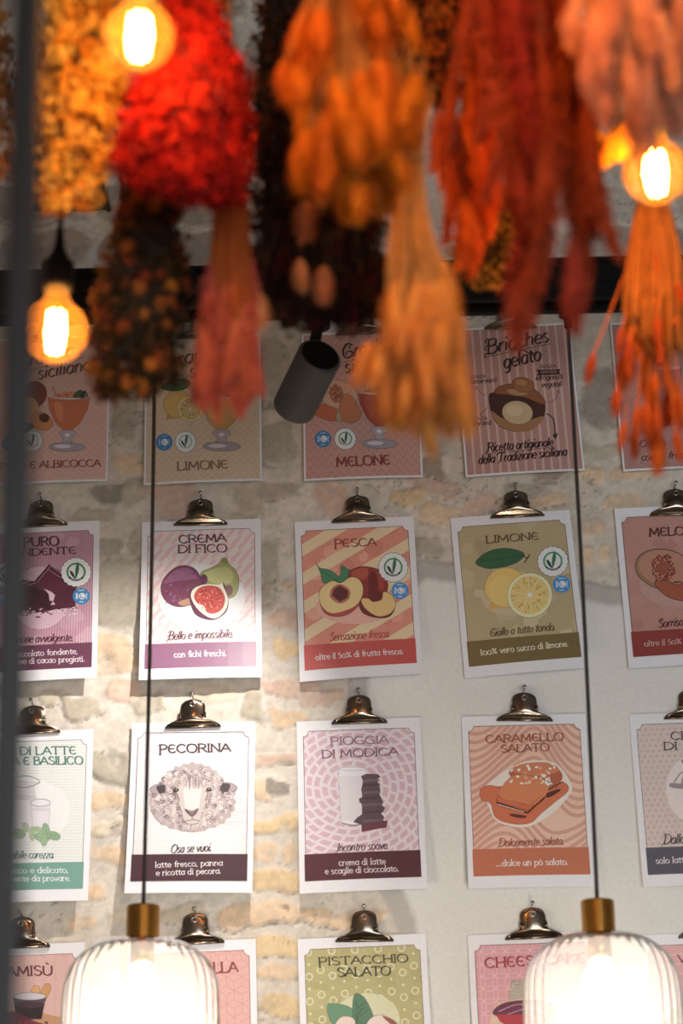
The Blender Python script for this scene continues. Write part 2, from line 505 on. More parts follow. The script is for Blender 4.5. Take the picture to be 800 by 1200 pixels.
def clip_rect(poly, r):
    for ax, val, sg in ((0, r[0], 1), (0, r[2], -1), (1, r[1], 1), (1, r[3], -1)):
        out = []
        for i in range(len(poly)):
            a, b = poly[i - 1], poly[i]
            ia, ib = (a[ax] - val) * sg >= 0, (b[ax] - val) * sg >= 0
            if ia != ib:
                t = (val - a[ax]) / (b[ax] - a[ax])
                out.append((a[0] + (b[0] - a[0]) * t, a[1] + (b[1] - a[1]) * t))
            if ib: out.append(b)
        poly = out
        if len(poly) < 3: return []
    return poly


PW, PH = 210.0, 297.0
# ink strength of each sheet, in the order they are made
GAIN = [1.15, 1.0, 1.0, .95, .92, 1.1, 1.15, 1.35, 1.35, .95, 1.0, 1.05, 1.15, 1.45, 1.3, 1.1, 1.1, 1.2, 1.2, 1.2]
PANEL = (11, 18, 199, 232)


class Poster:
    """a printed A4 sheet; art is drawn in the pixels of one enlarged view and mapped to millimetres on the sheet"""

    def __init__(s, org, sc, TL, TR, BL, BR):
        s.gain = GAIN.pop(0)
        s.q = [np.array(v, float) for v in (TL, TR, BL, BR)]
        s.tl = (org[0] + TL[0] / sc, org[1] + TL[1] / sc)
        s.tr = (org[0] + TR[0] / sc, org[1] + TR[1] / sc)
        s.parts = {}
        s.n = 0
        s.rs = random.Random(int(abs(TL[0] * 7 + TL[1])))

    def mm(s, p):
        A, B, C, D = s.q
        u, v = 0.5, 0.5
        p = np.array(p, float)
        for _ in range(5):
            f = A * (1 - u) * (1 - v) + B * u * (1 - v) + C * (1 - u) * v + D * u * v - p
            du = (B - A) * (1 - v) + (D - C) * v
            dv = (C - A) * (1 - u) + (D - B) * u
            det = du[0] * dv[1] - du[1] * dv[0]
            u -= (f[0] * dv[1] - f[1] * dv[0]) / det
            v -= (du[0] * f[1] - du[1] * f[0]) / det
        return (u * PW, v * PH)

    def raw(s, part, pts, col, clip=None, layer=None):
        if clip: pts = clip_rect(pts, clip)
        if len(pts) < 3: return
        if layer is None:
            s.n += 1
            layer = s.n
        s.parts.setdefault(part, []).append((pts, s.ink(col), layer))

    def ink(s, col):
        c = [v * s.gain for v in lin(col)]
        y = .3 * c[0] + .6 * c[1] + .1 * c[2]
        return tuple(min(.83, .012 + v * .80 + y * .17) for v in c)

    def ribbon(s, part, pts, w, col, clip=None, nib=None, layer=None):
        if len(pts) < 2: return
        if layer is None:
            s.n += 1
            layer = s.n
        for i in range(1, len(pts) - 1):     # split at sharp corners
            ax, ay, bx, by = pts[i][0] - pts[i - 1][0], pts[i][1] - pts[i - 1][1], pts[i + 1][0] - pts[i][0], pts[i + 1][1] - pts[i][1]
            if ax * bx + ay * by < 0.45 * math.hypot(ax, ay) * math.hypot(bx, by):
                s.ribbon(part, pts[:i + 1], w, col, clip, nib, layer)
                s.ribbon(part, pts[i:], w, col, clip, nib, layer)
                return
        n = len(pts)
        L, Rr = [], []
        closed = math.dist(pts[0], pts[-1]) < 1e-6
        for i in range(n):
            a, b = pts[i - 1 if i or not closed else -2], pts[(i + 1) if i < n - 1 else (1 if closed else i)]
            if i == 0 and not closed: a = pts[0]
            dx, dy = b[0] - a[0], b[1] - a[1]
            d = math.hypot(dx, dy) or 1e-9
            dx, dy = dx / d, dy / d
            ww = w
            if nib: ww = w * (nib[0] + (1 - nib[0]) * abs(dx * math.sin(nib[1]) - dy * math.cos(nib[1])))
            L.append((pts[i][0] - dy * ww / 2, pts[i][1] + dx * ww / 2))
            Rr.append((pts[i][0] + dy * ww / 2, pts[i][1] - dx * ww / 2))
        for i in range(n - 1):
            s.raw(part, [L[i], L[i + 1], Rr[i + 1], Rr[i]], col, clip, layer)

    # ---- drawing in view pixels
    def poly(s, part, pts, col, smooth=True, line=None, lw=0.7, clip=None):
        q = [s.mm(p) for p in pts]
        if smooth: q = catmull(q, closed=True, sub=4)
        s.raw(part, q, col, clip)
        if line: s.ribbon(part, q + [q[0]], lw, line, clip)

    def line(s, part, pts, w, col, smooth=True, clip=None, nib=None):
        q = [s.mm(p) for p in pts]
        if smooth: q = catmull(q, sub=4)
        s.ribbon(part, q, w, col, clip, nib)

    def ell(s, part, c, rx, ry, col, rot=0, line=None, lw=0.7, n=20, wob=0):
        ca, sa = math.cos(rot), math.sin(rot)
        pts = []
        for k in range(n):
            a = 2 * math.pi * k / n
            w = 1 + wob * s.rs.uniform(-1, 1)
            x, y = rx * w * math.cos(a), ry * w * math.sin(a)
            pts.append((c[0] + x * ca - y * sa, c[1] + x * sa + y * ca))
        s.poly(part, pts, col, False, line, lw)

    def text(s, part, t, p0, p1, h, col, style='title'):
        """p0, p1: ends of the baseline, h: cap height, in view pixels"""
        tot = sum(GLY[c][0] for c in t)
        L = math.dist(p0, p1)
        k = L / tot
        if style == 'script': h = min(h, k * 11.5)
        if style == 'caption': h = min(h * .84, k * 10)
        ux, uy = (p1[0] - p0[0]) / L, (p1[1] - p0[1]) / L
        vx, vy = -uy, ux                # down the page
        sh = {'title': 0, 'caption': 0, 'script': 0.28, 'sans': 0}[style]
        wt = {'title': 0.21, 'caption': 0.14, 'script': 0.15, 'sans': 0.17}[style]
        nib = {'title': (0.5, 0.35), 'caption': (0.5, 0.5), 'script': (0.4, 0.5), 'sans': (0.9, 0)}[style]
        m0, m1 = s.mm(p0), s.mm((p0[0] + vx * h, p0[1] + vy * h))
        hm = math.dist(m0, m1)
        s.n += 1
        lay = s.n
        x = 0
        for c in t:
            adv, sts = glyph_strokes(c)

            def tr(g):
                gx = (x + g[0]) * k + sh * g[1] / 10 * h
                gy = g[1] / 10 * h
                return s.mm((p0[0] + ux * gx - vx * gy, p0[1] + uy * gx - vy * gy))
            for pts, sm in sts:
                s.ribbon(part, [tr(g) for g in pts], hm * wt, col, nib=nib, layer=lay)
                if style in ('title', 'caption') and not sm:
                    for e, o in ((pts[0], pts[1]), (pts[-1], pts[-2])):
                        if abs(e[0] - o[0]) < 0.8 and abs(e[1] - o[1]) > 3:
                            sl = 1.25 if style == 'title' else 0.9
                            s.ribbon(part, [tr((e[0] - sl, e[1])), tr((e[0] + sl, e[1]))], hm * 0.10, col, layer=lay)
                if style == 'script' and c.isupper():
                    e = pts[0]
                    s.ribbon(part, catmull([tr(e), tr((e[0] - 1.5, e[1] + .6)), tr((e[0] - 2.4, e[1] - 1.2)), tr((e[0] - 1.4, e[1] - 2.2))], sub=3), hm * 0.08, col, layer=lay)
            x += adv

    # ---- the common layout
    def panel(s, bg, border, rect=PANEL, mottle=None, notch=9):
        s.rect = rect
        x0, y0, x1, y1 = rect
        s.border = border
        s.n += 1
        lay = s.n
        for i in range(10):             # cut in strips so that the sheet's bend is followed
            for j in range(16):
                a, b = x0 + (x1 - x0) * i / 10, x0 + (x1 - x0) * (i + 1) / 10
                c, d = y0 + (y1 - y0) * j / 16, y0 + (y1 - y0) * (j + 1) / 16
                s.raw('printed_panel', [(a, c), (b, c), (b, d), (a, d)], bg, layer=lay)
        if mottle:
            for k in range(26):
                cx, cy, r = s.rs.uniform(x0, x1), s.rs.uniform(y0, y1), s.rs.uniform(6, 24)
                s.raw('printed_panel', catmull([(cx + r * s.rs.uniform(.5, 1.1) * math.cos(a), cy + r * s.rs.uniform(.5, 1.1) * math.sin(a))
                                                for a in [i * .7 for i in range(9)]], True, 3), s.rs.choice(mottle), rect)

    def frame(s, notch=9):
        """the thin keyline with its scooped top corners"""
        x0, y0, x1, y1 = s.rect
        arc = lambda cx, a0, a1: [(cx + notch * math.cos(a0 + (a1 - a0) * k / 6), y0 + notch * math.sin(a0 + (a1 - a0) * k / 6)) for k in range(7)]
        la, ra = arc(x0, math.pi / 2, 0), arc(x1, math.pi, math.pi / 2)
        s.raw('printed_panel', [(x0 - .6, y0 - .6)] + la[::-1], '#e9e6e6')
        s.raw('printed_panel', [(x1 + .6, y0 - .6)] + ra[::-1], '#e9e6e6')
        s.ribbon('printed_panel', [(x0, y1)] + la + ra + [(x1, y1)], 0.9, s.border)

    def band(s, col, y0=231, y1=277, x0=9, x1=201):
        s.n += 1
        lay = s.n
        for i in range(8):
            for j in range(4):
                a, b = x0 + (x1 - x0) * i / 8, x0 + (x1 - x0) * (i + 1) / 8
                c, d = y0 + (y1 - y0) * j / 4, y0 + (y1 - y0) * (j + 1) / 4
                s.raw('caption_band', [(a, c), (b, c), (b, d), (a, d)], col, layer=lay)

    def vegan(s, c, r, P='vegetarian_badge'):
        pts = []
        for k in range(72):
            a = 2 * math.pi * k / 72
            rr = r * (1 + 0.035 * math.cos(18 * a))
            pts.append((c[0] + rr * math.cos(a), c[1] + rr * math.sin(a)))
        s.poly(P, pts, '#e9ecea', False, '#3d4a42', 0.8)
        ring = [(c[0] + r * .58 * math.cos(2 * math.pi * k / 28), c[1] - r * .02 + r * .58 * math.sin(2 * math.pi * k / 28)) for k in range(29)]
        s.line(P, ring, 3.2 * r / 80, '#2f8a57', False)
        s.line(P, ring[3:12], 3.6 * r / 80, '#26352c', False)
        for k in range(-3, 4):
            a = math.pi / 2 + k * 0.2
            s.line(P, [(c[0] + r * .53 * math.cos(a), c[1] + r * .53 * math.sin(a)), (c[0] + r * .63 * math.cos(a), c[1] + r * .63 * math.sin(a))], 0.8, '#e9ecea', False)
        s.poly(P, [(c[0] - r * .05, c[1] + r * .45), (c[0] - r * .32, c[1] + r * .2), (c[0] - r * .42, c[1] - r * .12), (c[0] - r * .2, c[1] + r * .02)], '#26402f')
        s.poly(P, [(c[0] - r * .03, c[1] + r * .48), (c[0] - r * .04, c[1] - r * .2), (c[0] + r * .12, c[1] - r * .72), (c[0] + r * .2, c[1] - r * .2)], '#2c6a44')

    def gluten(s, c, r, P='gluten_free_badge'):
        s.ell(P, c, r, r, '#2a86c8', n=28)
        s.ell(P, (c[0] + r * .08, c[1]), r * .38, r * .4, '#e6eef4')
        s.line(P, [(c[0] - r * .1, c[1] - r * .22), (c[0] - r * .1, c[1] + r * .18), (c[0] + r * .3, c[1] + r * .18)], 1.3 * r / 45, '#2a86c8', False)
        for dx in (-.62, -.48, .62):
            s.line(P, [(c[0] + dx * r, c[1] - r * .35), (c[0] + dx * r * .92, c[1]), (c[0] + dx * r, c[1] + r * .35)], 1.5 * r / 45, '#e6eef4', False)
        s.line(P, [(c[0] - r * .35, c[1] - r * .68), (c[0] + r * .35, c[1] - r * .72)], 1.5 * r / 45, '#cfe2f0', False)
        s.line(P, [(c[0] - r * .25, c[1] + r * .68), (c[0] + r * .25, c[1] + r * .68)], 1.5 * r / 45, '#cfe2f0', False)

    def build(s, name_label, group, curl=0.026, side=0.0, off=0.0082):
        curl *= 0.82
        # every print lies just above what it overlaps
        grp = {}
        for pn, ops in s.parts.items():
            for pts, col, lay in ops:
                x, y = [q[0] for q in pts], [q[1] for q in pts]
                g = grp.setdefault(lay, [9e9, 9e9, -9e9, -9e9])
                g[0], g[1], g[2], g[3] = min(g[0], *x), min(g[1], *y), max(g[2], *x), max(g[3], *y)
        rank, done = {}, []
        for lay in sorted(grp):
            g = grp[lay]
            r = 1 + max([rank[q] for q, h in done if h[0] < g[2] and g[0] < h[2] and h[1] < g[3] and g[1] < h[3]], default=0)
            rank[lay] = r
            done.append((lay, g))
        a, b = at(*s.tl, WALL_Y - off), at(*s.tr, WALL_Y - off)
        c = (a + b) / 2
        ang = -math.atan2(b.z - a.z, b.x - a.x)
        root = empty('poster', (c.x, WALL_Y, c.z), (0, ang, 0))
        tag(root, name_label, 'poster', group)

        def P3(p, lay):
            u, v = p[0] / PW, p[1] / PH
            d = off + curl * v ** 1.7 + side * (u - .5) * v + 0.004 * math.sin(u * math.pi) * v + lay * 0.00004
            return ((u - .5) * PW / 1000, -d, -v * PH / 1000)
        mb = MB()
        nx, ny = 14, 22
        for base, flip in ((0, 0), (-6, 1)):
            vs = [P3((PW * i / nx, PH * j / ny), base) for j in range(ny + 1) for i in range(nx + 1)]
            fs = []
            for j in range(ny):
                for i in range(nx):
                    f = (j * (nx + 1) + i, (j + 1) * (nx + 1) + i, (j + 1) * (nx + 1) + i + 1, j * (nx + 1) + i + 1)
                    fs.append(f[::-1] if flip else f)
            mb.add(vs, fs, lin((235, 233, 236)))
        N = (nx + 1) * (ny + 1)
        rim = [i for i in range(nx + 1)] + [(j + 1) * (nx + 1) - 1 for j in range(1, ny + 1)] + \
              [ny * (nx + 1) + i for i in range(nx - 1, -1, -1)] + [j * (nx + 1) for j in range(ny - 1, 0, -1)]
        for i in range(len(rim)):
            p, q = rim[i - 1], rim[i]
            mb.f.append((p, q, q + N, p + N)); mb.c.append(lin((235, 233, 236)))
        ink = mat('print_ink', 'ATTR', rough=0.34, noise=0.04, scale=260, spec=0.5)
        mb.build('paper', ink, root)
        objs = {}
        order = ['printed_panel', 'caption_band', 'illustration', 'vegetarian_badge', 'gluten_free_badge', 'title', 'slogan', 'caption']
        for pn in sorted(s.parts, key=lambda k: order.index(k) if k in order else 3):
            bm = bmesh.new()
            lay_c = bm.loops.layers.float_color.new('Col')
            lz = bm.verts.layers.float.new('lay')
            big = False
            for pts, col, lay in s.parts[pn]:
                vs = [bm.verts.new((p[0], p[1], 0)) for p in pts]
                for v in vs: v[lz] = rank[lay]
                try: f = bm.faces.new(vs)
                except ValueError: continue
                for lp in f.loops: lp[lay_c] = (*col, 1)
                big = big or len(pts) > 4 or max(abs(p[1] - pts[0][1]) for p in pts) > 12
            ng = [f for f in bm.faces if len(f.verts) > 4]
            if ng: bmesh.ops.triangulate(bm, faces=ng)
            if big:
                ys = [v.co.y for v in bm.verts]; xs = [v.co.x for v in bm.verts]
                for ax, lo, hi, st in ((1, min(ys), max(ys), 11), (0, min(xs), max(xs), 13)):
                    q = math.ceil(lo / st) * st + 0.37
                    while q < hi:
                        co = [0, 0, 0]; no = [0, 0, 0]
                        co[ax] = q; no[ax] = 1
                        bmesh.ops.bisect_plane(bm, geom=bm.verts[:] + bm.edges[:] + bm.faces[:], dist=1e-5, plane_co=co, plane_no=no)
                        q += st
            for v in bm.verts:
                v.co = P3((v.co.x, v.co.y), v[lz])
            bm.normal_update()
            for f in bm.faces:
                if f.normal.y > 0: f.normal_flip()
            nm = pn.split('#')[0]
            me = bpy.data.meshes.new(nm)
            bm.to_mesh(me); bm.free()
            me.materials.append(ink)
            o = bpy.data.objects.new(nm, me)
            COL.objects.link(o)
            o.parent = objs.get('caption_band') or root if pn == 'caption' else root
            objs[pn] = o
        return root

# ------------------------------------------------------------------ the posters, row by row
I = 'illustration'
G1, G2 = 'granita posters of the top row', 'flavour posters clipped to the wall'


def zigzag(p, col, step, amp, wl, w=0.7):
    x0, y0, x1, y1 = p.rect
    y = y0 - amp
    while y < y1 + amp:
        pts, x, k = [], x0 - wl, 0
        while x < x1 + wl:
            pts.append((x, y + (amp if k % 2 else -amp))); x += wl / 2; k += 1
        p.ribbon('printed_panel', pts, w, col, p.rect)
        y += step


def stripes(p, col, step, w, ang=0.0, wave=0):
    x0, y0, x1, y1 = p.rect
    ca, sa = math.cos(ang), math.sin(ang)
    cx, cy = (x0 + x1) / 2, (y0 + y1) / 2
    p.n += 1
    lay = p.n
    k = -200
    while k < 200:
        if wave:
            pts = [(cx + t * ca - (k + wave * math.sin(t / 22)) * sa, cy + t * sa + (k + wave * math.sin(t / 22)) * ca) for t in range(-170, 171, 5)]
        else:
            pts = [(cx + t * ca - k * sa, cy + t * sa + k * ca) for t in range(-170, 171, 17)]
        p.ribbon('printed_panel', pts, w, col, p.rect, layer=lay)
        k += step


def goblet(p, cx, ytop, w, h, drink, ice, ysc=1.0, drink2=None):
    """stemmed ice-drink glass with straw"""
    hw = w / 2
    b = ytop + h * .62
    p.line(I, [(cx - hw * .55, ytop + 4), (cx - hw * .8, ytop - h * .22)], 2.2, '#b07a4a', False)
    p.poly(I, [(cx - hw * .85, ytop + 4), (cx - hw * .5, ytop - h * .07), (cx, ytop - h * .12), (cx + hw * .5, ytop - h * .08), (cx + hw * .9, ytop + 4), (cx, ytop + h * .06)], ice)
    p.poly(I, [(cx - hw, ytop), (cx + hw, ytop), (cx + hw * .92, ytop + h * .2), (cx + hw * .6, ytop + h * .45), (cx + hw * .15, b), (cx - hw * .15, b), (cx - hw * .6, ytop + h * .45), (cx - hw * .92, ytop + h * .2)], drink, False, '#6a4a4a', .6)
    if drink2:
        p.poly(I, [(cx - hw * .7, ytop + h * .1), (cx - hw * .3, ytop + h * .1), (cx - hw * .25, ytop + h * .42), (cx - hw * .5, ytop + h * .38)], drink2)
    p.poly(I, [(cx - hw * 1.06, ytop - 2), (cx, ytop + h * .035), (cx + hw * 1.06, ytop - 2), (cx, ytop + h * .0)], '#d8cdd2', True, '#7d6f78', .5)
    for a in (-.5, -.1, .35, .6):
        p.ell(I, (cx + hw * a, ytop - h * .05), w * .05, h * .03, drink, wob=.3, n=8)
    p.poly(I, [(cx + hw * .2, ytop - 2), (cx + hw * .35, ytop - h * .12), (cx + hw * .62, ytop - h * .15), (cx + hw * .55, ytop - h * .02)], '#4d5a38')
    p.poly(I, [(cx + hw * .5, ytop - 2), (cx + hw * .7, ytop - h * .14), (cx + hw * .92, ytop - h * .08), (cx + hw * .8, ytop)], '#39492e')
    p.line(I, [(cx + hw * .75, ytop), (cx + hw * 1.0, ytop - h * .18), (cx + hw * 1.05, ytop - 2)], 1.0, '#d9cfc8')
    p.poly(I, [(cx - hw * .26, b - 2), (cx + hw * .26, b - 2), (cx + hw * .4, b + h * .06), (cx + hw * .2, b + h * .12), (cx + hw * .22, b + h * .2), (cx - hw * .22, b + h * .2), (cx - hw * .2, b + h * .12), (cx - hw * .4, b + h * .06)], '#b9a9b4', True, '#5d4d58', .6)
    p.ell(I, (cx, b + h * .07), hw * .12, h * .03, '#efe8ee')
    p.ell(I, (cx, b + h * .29), hw * .86, h * .085, '#a99aa6', 0, '#5d4d58', .6)
    p.ell(I, (cx - hw * .2, b + h * .28), hw * .4, h * .035, '#dcd3db')


def lemon(p, c, rx, ry, slice_c, r, leaf):
    p.ell(I, c, rx, ry, '#d9ad48', .1, '#7d6426', .6, 24)
    p.ell(I, (c[0] - rx * .12, c[1] + ry * .1), rx * .72, ry * .72, '#dcb452', .2)
    p.poly(I, [(c[0] - rx * .7, c[1] + ry * .75), (c[0] - rx * .85, c[1] + ry * 1.08), (c[0] - rx * .3, c[1] + ry * 1.0)], '#c79a3a', False)
    p.poly(I, leaf, '#2c5a37', True, '#1e3524', .7)
    p.line(I, [leaf[0], leaf[len(leaf) // 2]], .8, '#1c3020', False)
    p.ell(I, slice_c, r, r, '#e9d59a', 0, '#7d6426', .6, 28)
    p.ell(I, slice_c, r * .86, r * .86, '#d3b458', n=24)
    for k in range(10):
        a = 2 * math.pi * k / 10 + .2
        d = (math.cos(a), math.sin(a))
        p.line(I, [slice_c, (slice_c[0] + d[0] * r * .86, slice_c[1] + d[1] * r * .86)], .7, '#efe2b4', False)
        for q in range(4):
            b = a + .31 + p.rs.uniform(-.18, .18)
            t = p.rs.uniform(.35, .75)
            p.line(I, [(slice_c[0] + math.cos(b) * r * t, slice_c[1] + math.sin(b) * r * t), (slice_c[0] + math.cos(b) * r * (t + .1), slice_c[1] + math.sin(b) * r * (t + .1))], .9, '#7b6226', False)
    p.ell(I, slice_c, r * .1, r * .1, '#f0e6c8')


FULL = (3.2, 4, 206.8, 293)
# --- top row
p = Poster((0, 370), 2.5, (-18, 70), (327, 55), (-12, 505), (330, 487))
p.panel('#d9aea0', '#8a5a55', FULL); zigzag(p, '#c98e84', 13, 5, 14)
p.text('title', 'Granita', (45, 160), (220, 118), 40, '#5e3428', 'script'); p.text('title', 'siciliana', (112, 190), (272, 160), 38, '#5e3428', 'script')
p.line('title', [(55, 170), (255, 122)], 1, '#5e3428', False)
p.ell(I, (105, 235), 38, 40, '#8c3a24', .3, '#5c2a1c'); p.ell(I, (85, 275), 36, 34, '#dfa45c', 0, '#7a4a2c'); p.ell(I, (130, 315), 36, 26, '#d8863c', .4, '#7a4a2c')
p.ell(I, (138, 305), 16, 13, '#5b2f1a', .4); p.ell(I, (50, 300), 30, 30, '#e2b070', 0, '#7a4a2c'); p.poly(I, [(55, 330), (80, 318), (110, 330), (80, 348)], '#4a5a38')
goblet(p, 209, 245, 124, 160, '#cf6a34', '#d98a55', drink2='#dd8450')
p.gluten((42, 379), 24); p.vegan((106, 374), 31)
p.text('caption', 'PESCA E ALBICOCCA', (-8, 459), (310, 445), 20, '#8e3c36')
p.build('pale pink iced drink poster with an orange goblet, reading PESCA E ALBICOCCA', G1, .020)

p = Poster((0, 370), 2.5, (422, 66), (765, 52), (418, 497), (765, 485))
p.panel('#ddc3a4', '#8a6a55', FULL); zigzag(p, '#c3a47e', 13, 5, 14)
p.text('title', 'Granita', (472, 160), (660, 112), 40, '#5e3428', 'script'); p.text('title', 'siciliana', (552, 184), (712, 150), 38, '#5e3428', 'script')
p.line('title', [(478, 160), (690, 112)], 1, '#5e3428', False)
lemon(p, (517, 262), 42, 42, (556, 276), 38, [(468, 213), (490, 192), (530, 185), (558, 198), (540, 218), (500, 223)])
goblet(p, 648, 242, 128, 160, '#cf9c46', '#e0c088', drink2='#d8ad5c')
p.gluten((478, 373), 25); p.vegan((541, 373), 31)
p.text('caption', 'LIMONE', (516, 456), (668, 450), 24, '#8a6a44')
p.build('cream iced drink poster with a lemon and yellow goblet, reading LIMONE below', G1, .018)

p = Poster((320, 370), 3.636, (122, 77), (612, 60), (120, 712), (628, 690))
p.panel('#cf9a8e', '#8a5a55', FULL); zigzag(p, '#b9675e', 17, 7, 15)
p.text('title', 'Granita', (290, 188), (500, 150), 62, '#3a1a18', 'script'); p.text('title', 'siciliana', (300, 250), (520, 205), 58, '#3a1a18', 'script')
p.line('title', [(280, 204), (520, 160)], 1, '#3a1a18', False)
p.poly(I, [(160, 400), (250, 380), (262, 455), (190, 440)], '#c8602c', True, '#6a4a2c')
p.ell(I, (272, 340), 85, 62, '#d8a486', .2, '#7a6a44', 1.1); p.ell(I, (264, 338), 30, 40, '#b4683c', -.3, wob=.15)
for k in range(26): p.ell(I, (264 + p.rs.uniform(-24, 24), 338 + p.rs.uniform(-32, 32)), 5, 3, p.rs.choice(['#7a3a1c', '#d8925c', '#8c4a24']), p.rs.uniform(0, 3), n=6)
p.poly(I, [(270, 435), (295, 345), (330, 350), (368, 420), (350, 458), (305, 462)], '#cf7440', True, '#6f6a3c', 1.1)
p.poly(I, [(262, 440), (270, 415), (282, 440), (275, 462)], '#a8a078')
goblet(p, 445, 335, 175, 240, '#b23a1c', '#c86a48', drink2='#c04a28')
p.gluten((204, 533), 36); p.vegan((299, 533), 46)
p.text('caption', 'MELONE', (258, 652), (492, 640), 40, '#8a3028')
p.build('rose iced drink poster with a melon and red goblet behind the black spotlight', G1, .018)

p = Poster((520, 370), 2.857, (30, 45), (425, 22), (50, 543), (447, 528))
p.panel('#c48f84', '#8a5a55', FULL)
stripes(p, '#dcb6ac', 15.2, 4.2, math.pi / 2)
BR_ = '#3c1512'
p.text('title', 'Brioches', (138, 132), (352, 88), 48, BR_, 'script'); p.line('title', [(130, 142), (356, 96)], 1.3, BR_, False)
p.text('title', 'gelato', (192, 182), (322, 152), 48, BR_, 'script'); p.line('title', [(218, 118), (250, 114), (296, 136)], 2.4, BR_)
p.text('slogan', 'SENZA', (314, 180), (372, 178), 11, BR_, 'sans'); p.poly('slogan', [(302, 186), (386, 184), (380, 193), (386, 202), (304, 206), (310, 196)], BR_, False)
p.text('slogan', 'GRASSI', (318, 199), (372, 197), 9, '#c99a90', 'sans'); p.text('slogan', 'idrogenati', (298, 222), (392, 218), 19, BR_, 'script')
p.text('slogan', 'vegetali', (316, 246), (386, 243), 19, BR_, 'script')
p.text('slogan', 'SENZA', (78, 214), (130, 212), 11, BR_, 'sans'); p.text('slogan', 'conservanti', (72, 232), (166, 227), 17, BR_, 'script')
p.text('slogan', 'SENZA', (74, 357), (130, 355), 12, BR_, 'sans'); p.text('slogan', 'coloranti', (64, 374), (142, 371), 17, BR_, 'script')
p.line('slogan', [(130, 273), (112, 262), (96, 244)], .8, BR_); p.line('slogan', [(96, 252), (94, 242), (104, 244)], .8, BR_, False)
p.line('slogan', [(134, 312), (120, 322), (108, 338)], .8, BR_); p.line('slogan', [(107, 328), (106, 340), (116, 334)], .8, BR_, False)
p.line('slogan', [(336, 300), (362, 286), (374, 258)], .8, BR_); p.line('slogan', [(366, 262), (375, 256), (378, 266)], .8, BR_, False)
p.line('slogan', [(330, 336), (352, 356), (355, 412)], 2.2, BR_); p.poly('slogan', [(346, 408), (366, 402), (355, 424)], BR_, False)
p.poly(I, [(138, 290), (160, 262), (300, 290), (326, 300), (318, 350), (280, 388), (220, 396), (160, 368)], '#4a1e10', True, '#2c120a')
p.poly(I, [(145, 325), (180, 350), (240, 366), (318, 345), (285, 388), (225, 397), (165, 372)], '#b07844')
p.ell(I, (232, 332), 52, 40, '#d8b886', .1, '#7a5a3c'); p.ell(I, (222, 324), 28, 20, '#e2c89c')
p.poly(I, [(156, 258), (180, 240), (230, 234), (290, 250), (326, 290), (318, 305), (250, 278), (170, 268)], '#9a5426', True, '#4a1e10')
p.poly(I, [(200, 256), (240, 252), (270, 270), (226, 274)], '#c08a50')
p.ell(I, (256, 238), 38, 26, '#a8642c', .2, '#4a1e10'); p.ell(I, (250, 230), 20, 10, '#c4884a', .2)
p.text('caption', 'Ricetta artigianale', (124, 462), (345, 446), 30, BR_, 'script'); p.line('caption', [(114, 468), (350, 450)], 1, BR_, False)
p.text('caption', 'della Tradizione siciliana', (92, 502), (390, 478), 30, BR_, 'script')
p.build('striped rose poster with a filled brioche, reading Brioches gelato', G1, .012)

p = Poster((520, 370), 2.857, (547, 25), (950, 8), (575, 527), (985, 512))
p.panel('#c08c84', '#8a5a55', FULL)
for k in range(60):
    x, y = p.rs.uniform(8, 196), p.rs.uniform(10, 285)
    p.ribbon('printed_panel', [(x, y), (x + 5, y + 9), (x + 12, y + 1)], 1.2, '#d8b0a8', FULL)
p.text('title', 'Frapp', (640, 120), (850, 66), 46, '#6e4a3c', 'script'); p.line('title', [(645, 128), (860, 80)], 1, '#6e4a3c', False)
p.poly(I, [(690, 178), (790, 176), (770, 372), (712, 374)], '#a86a72', False, '#5a3a44', .7); p.ell(I, (740, 178), 50, 10, '#d6b0b4', 0, '#5a3a44')
p.poly(I, [(655, 320), (670, 300), (700, 305), (708, 330), (680, 358), (660, 350)], '#8c1a22', True, '#4a0f14')
p.poly(I, [(690, 350), (705, 335), (735, 338), (735, 372), (705, 382)], '#a0222a', True, '#4a0f14')
for c in [(672, 250), (686, 245), (690, 268), (680, 262), (676, 285), (692, 290)]: p.ell(I, c, 9, 7, '#1e1416', p.rs.uniform(0, 3))
p.text('caption', 'Creato', (632, 448), (720, 444), 24, '#2e1412', 'script'); p.text('caption', 'fresc', (728, 488), (800, 484), 24, '#2e1412', 'script')
p.text('caption', 'con', (636, 492), (684, 490), 24, '#2e1412', 'script'); p.line('caption', [(632, 458), (850, 450)], 1, '#2e1412', False); p.line('caption', [(636, 500), (850, 492)], 1, '#2e1412', False)
p.build('dusky pink shake poster with strawberries behind the orange stems, right end of top row', G1, .012)

# --- second row
p = Poster((0, 580), 5.0, (-112, 180), (588, 150), (-138, 1130), (560, 1100))
p.panel('#c795a6', '#5c2a3c', mottle=['#cfa0b0', '#bf8a9c', '#d2a8b6']); stripes(p, '#9d6478', 4.6, .8, math.pi / 2); p.frame()
p.ell('printed_panel', (235, 620), 170, 190, '#d9b3c0')
PF = '#4a2236'
p.text('title', 'PURO', (135, 308), (348, 302), 55, PF); p.text('title', 'FONDENTE', (18, 372), (450, 352), 42, PF)
p.poly(I, [(20, 575), (130, 510), (200, 520), (285, 420), (390, 480), (445, 560), (440, 680), (330, 690), (240, 712), (60, 705)], '#5a2238', False)
p.poly(I, [(285, 455), (410, 560), (300, 600), (205, 560)], '#64263e', False); p.poly(I, [(205, 560), (300, 600), (300, 690), (120, 690), (70, 580)], '#431628', False)
for a, b in [((90, 540), (160, 512)), ((150, 540), (205, 520)), ((285, 418), (355, 470)), ((270, 440), (345, 490)), ((210, 520), (285, 425))]:
    p.line(I, [a, b], 1.4, '#3c1626', False); p.line(I, [(a[0] + 8, a[1] + 6), (b[0] + 8, b[1] + 8)], .8, '#d0a4b4', False)
